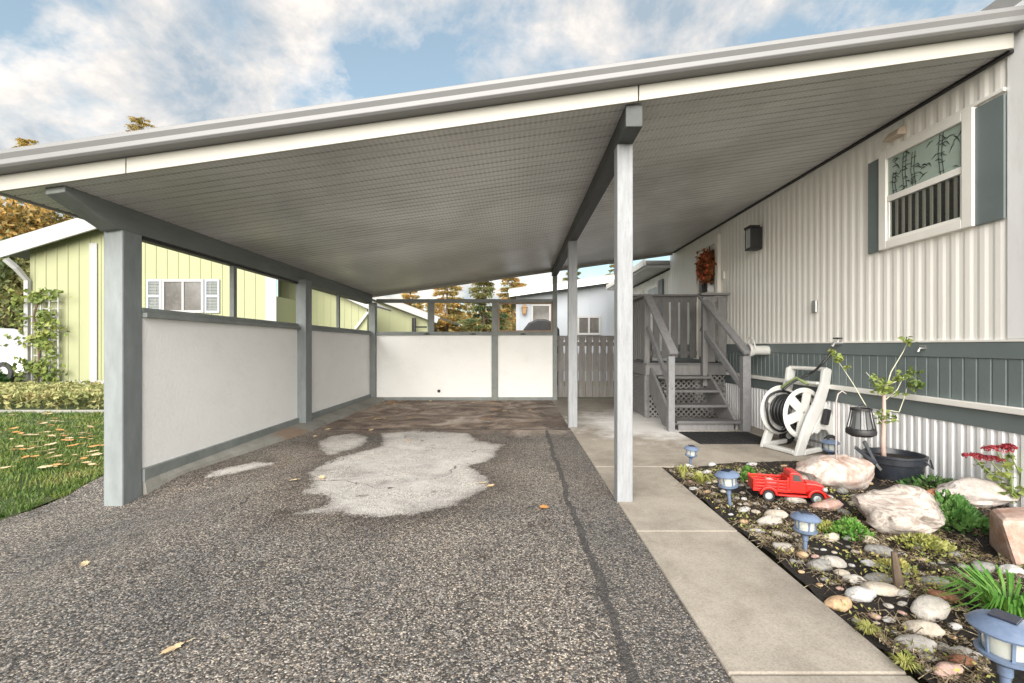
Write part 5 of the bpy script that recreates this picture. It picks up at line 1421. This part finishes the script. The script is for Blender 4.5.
for yy in (CY-.758, CY+.75): mb.prism([(-1.75, 1.18), (.75, 1.16), (.28, 1.66), (-1.6, 1.7)], (CX, yy, 0), (1, 0, 0), (0, 0, 1), (0, 1, 0), .008)
K('side_window', mb, M['pane_dark'])
for dx in (-1.45, 1.45):
    for s_ in (-1, 1):
        mb = MB(); mb.lathe([(.2, -.1), (.33, -.1), (.35, -.06), (.35, .06), (.33, .1), (.2, .1)], (CX+dx, CY+s_*.8, .34), 24, 'y', True); w_ = K('wheel', mb, M['rubber'], smooth='auto'); ORG[w_.name] = ORG[car.name]
        mb = MB(); mb.lathe([(.2, -.07), (.05, -.09), (.05, .09), (.2, .07)], (CX+dx, CY+s_*.8, .34), 16, 'y'); mb.build('rim', M['steel'], w_, smooth='auto')

# ------------------------------------------------------------------ trees
def conifer(x, y, h, rad, m, label, n=5200, size=.3, z0=0, seed=0, group='conifers behind the houses', tip_r=.15):
    random.seed(seed)
    t = thing('conifer_tree', (x, y, z0), label, 'tree', group); mb = MB(); br = MB()
    levels = int(h*3.0)
    k_ = 0; per = max(2, n//(levels*7))
    for lv_ in range(levels):
        f = lv_/levels; z = z0+h*(.06+.94*f); r = rad*(1-f)**.8*random.uniform(.75, 1.1)+tip_r
        for b_ in range(7):
            a = random.uniform(0, 2*PI); rr = r*random.uniform(.65, 1.12); dz = -.22*rr
            tip = Vector((x+rr*math.cos(a), y+rr*math.sin(a), z+dz+.12*rr)); rt = Vector((x, y, z))
            br.tube([rt, rt.lerp(tip, .5)+Vector((0, 0, -.05*rr)), tip], [.04*(1-f)+.012, .02, .006], 4, False)
            for i in range(per):
                q = rt.lerp(tip, random.uniform(.15, 1)**.7)+Vector((random.gauss(0, .1*r*.6+.03), random.gauss(0, .1*r*.6+.03), -abs(random.gauss(0, .12*r**.5))))
                d = (tip-rt).normalized()+Vector((random.gauss(0, .4), random.gauss(0, .4), random.gauss(-.3, .35)))
                mb.leafquad(q, size*random.uniform(.5, 1.1)*(1-.4*f), d, .34)
    mb.build('crown', m, t)
    br.tube([(x, y, z0-.1), (x, y, z0+h*.5), (x, y, z0+h*.97)], [.02*h, .012*h, .02], 8)
    br.build('trunk', M['bark'], t); return t
def deciduous(x, y, h, rad, m, label, n=6000, size=.3, seed=0, group=None, base=.3):
    random.seed(seed); t = thing('leafy_tree', (x, y, 0), label, 'tree', group); mb = MB(); br = MB()
    br.tube([(x, y, -.1), (x+.1, y, h*.3), (x, y, h*.7)], [.03*h, .02*h, .008*h], 8)
    cl = []
    for i in range(26):
        a = random.uniform(0, 2*PI); f = random.uniform(base, 1); r = rad*math.sin(PI*min(.98, .15+.8*(f-base)/(1-base)))*random.uniform(.3, 1)
        p = Vector((x+r*math.cos(a), y+r*math.sin(a), h*f*.95)); cl.append(p)
        br.tube([(x, y, h*f*.6), p], [.01*h, .004*h], 5, False)
    for i in range(n):
        p = random.choice(cl); s_ = rad*.26
        mb.leafquad(p+Vector((random.gauss(0, s_), random.gauss(0, s_), random.gauss(0, s_*.8))), size*random.uniform(.6, 1.2), None, .65)
    mb.build('crown', m, t); br.build('trunk', M['bark'], t); return t
def topz(py, Y): return H+(346-py)/F*Y
# rising above the carport roof on the left: two spruces
Y = 34; conifer(at(141, 0, Y).x, Y, topz(115, Y), 3.0, M['gold'], 'tall spruce whose tip shows above the gutter, right of the other tip', 16000, .36, 0, 1, tip_r=.55)
Y = 33; conifer(at(29, 0, Y).x, Y, topz(136, Y), 3.4, M['gold'], 'tall golden tree at the left edge whose tip just clears the gutter', 16000, .36, 0, 2, tip_r=.45)
Y = 24; deciduous(at(-20, 0, Y).x, Y, 8.0, 3.6, M['autumn'], 'dark orange and green tree behind the lime house at the left edge', 9000, .34, 3)
Y = 27; deciduous(at(50, 0, Y).x, Y, 9.6, 3.4, M['autumn'], 'orange-leaved tree above the white rake of the lime house', 9000, .34, 4)
Y = 22; deciduous(at(5, 0, Y).x, Y, 5.6, 2.6, M['spruce_green'], 'dark green tree behind the white car', 7000, .3, 5, base=.05)
# behind the back wall
for i, (px, ptop, Y, rad, mm, lb) in enumerate((
  (447, 268, 26, 2.1, 'spruce', 'golden-tinged spruce seen through the middle opening of the back wall'),
  (484, 250, 24, 1.9, 'spruce_green', 'greener spruce right of the golden one, behind the back wall'),
  (410, 285, 30, 2.4, 'spruce', 'pale golden conifer behind the lime gable, leftmost of the back row'),
  (512, 262, 28, 2.0, 'spruce', 'golden conifer partly hidden by the bungalow, right of the greener spruce'),
  (573, 258, 30, 1.9, 'spruce_green', 'dark spruce top above the bungalow roof, between two carport posts'),
  (616, 252, 34, 2.2, 'spruce', 'orange-tinged conifer top above the bungalow roof beside the front post'))):
    conifer(at(px, 0, Y).x, Y, topz(ptop, Y), rad, M[mm], lb, 13000, .30, 0, 10+i)
mb = MB(); random.seed(33)
for i in range(11000):
    x = random.uniform(-52, 30); yy = random.uniform(44, 54); hh_ = 5.0+3*noise.noise(Vector((x*.2, yy*.2, 0)))+1.5*noise.noise(Vector((x*.7, yy*.7, 3)))
    z = random.uniform(0, 1)**.6*hh_
    mb.leafquad((x, yy, z), random.uniform(.5, 1.0), None, .6)
stuff(mb.build('distant_trees', M['autumn']), 'hazy far line of autumn trees behind the neighbourhood', 'tree line')
print('OBJS', len(bpy.data.objects))
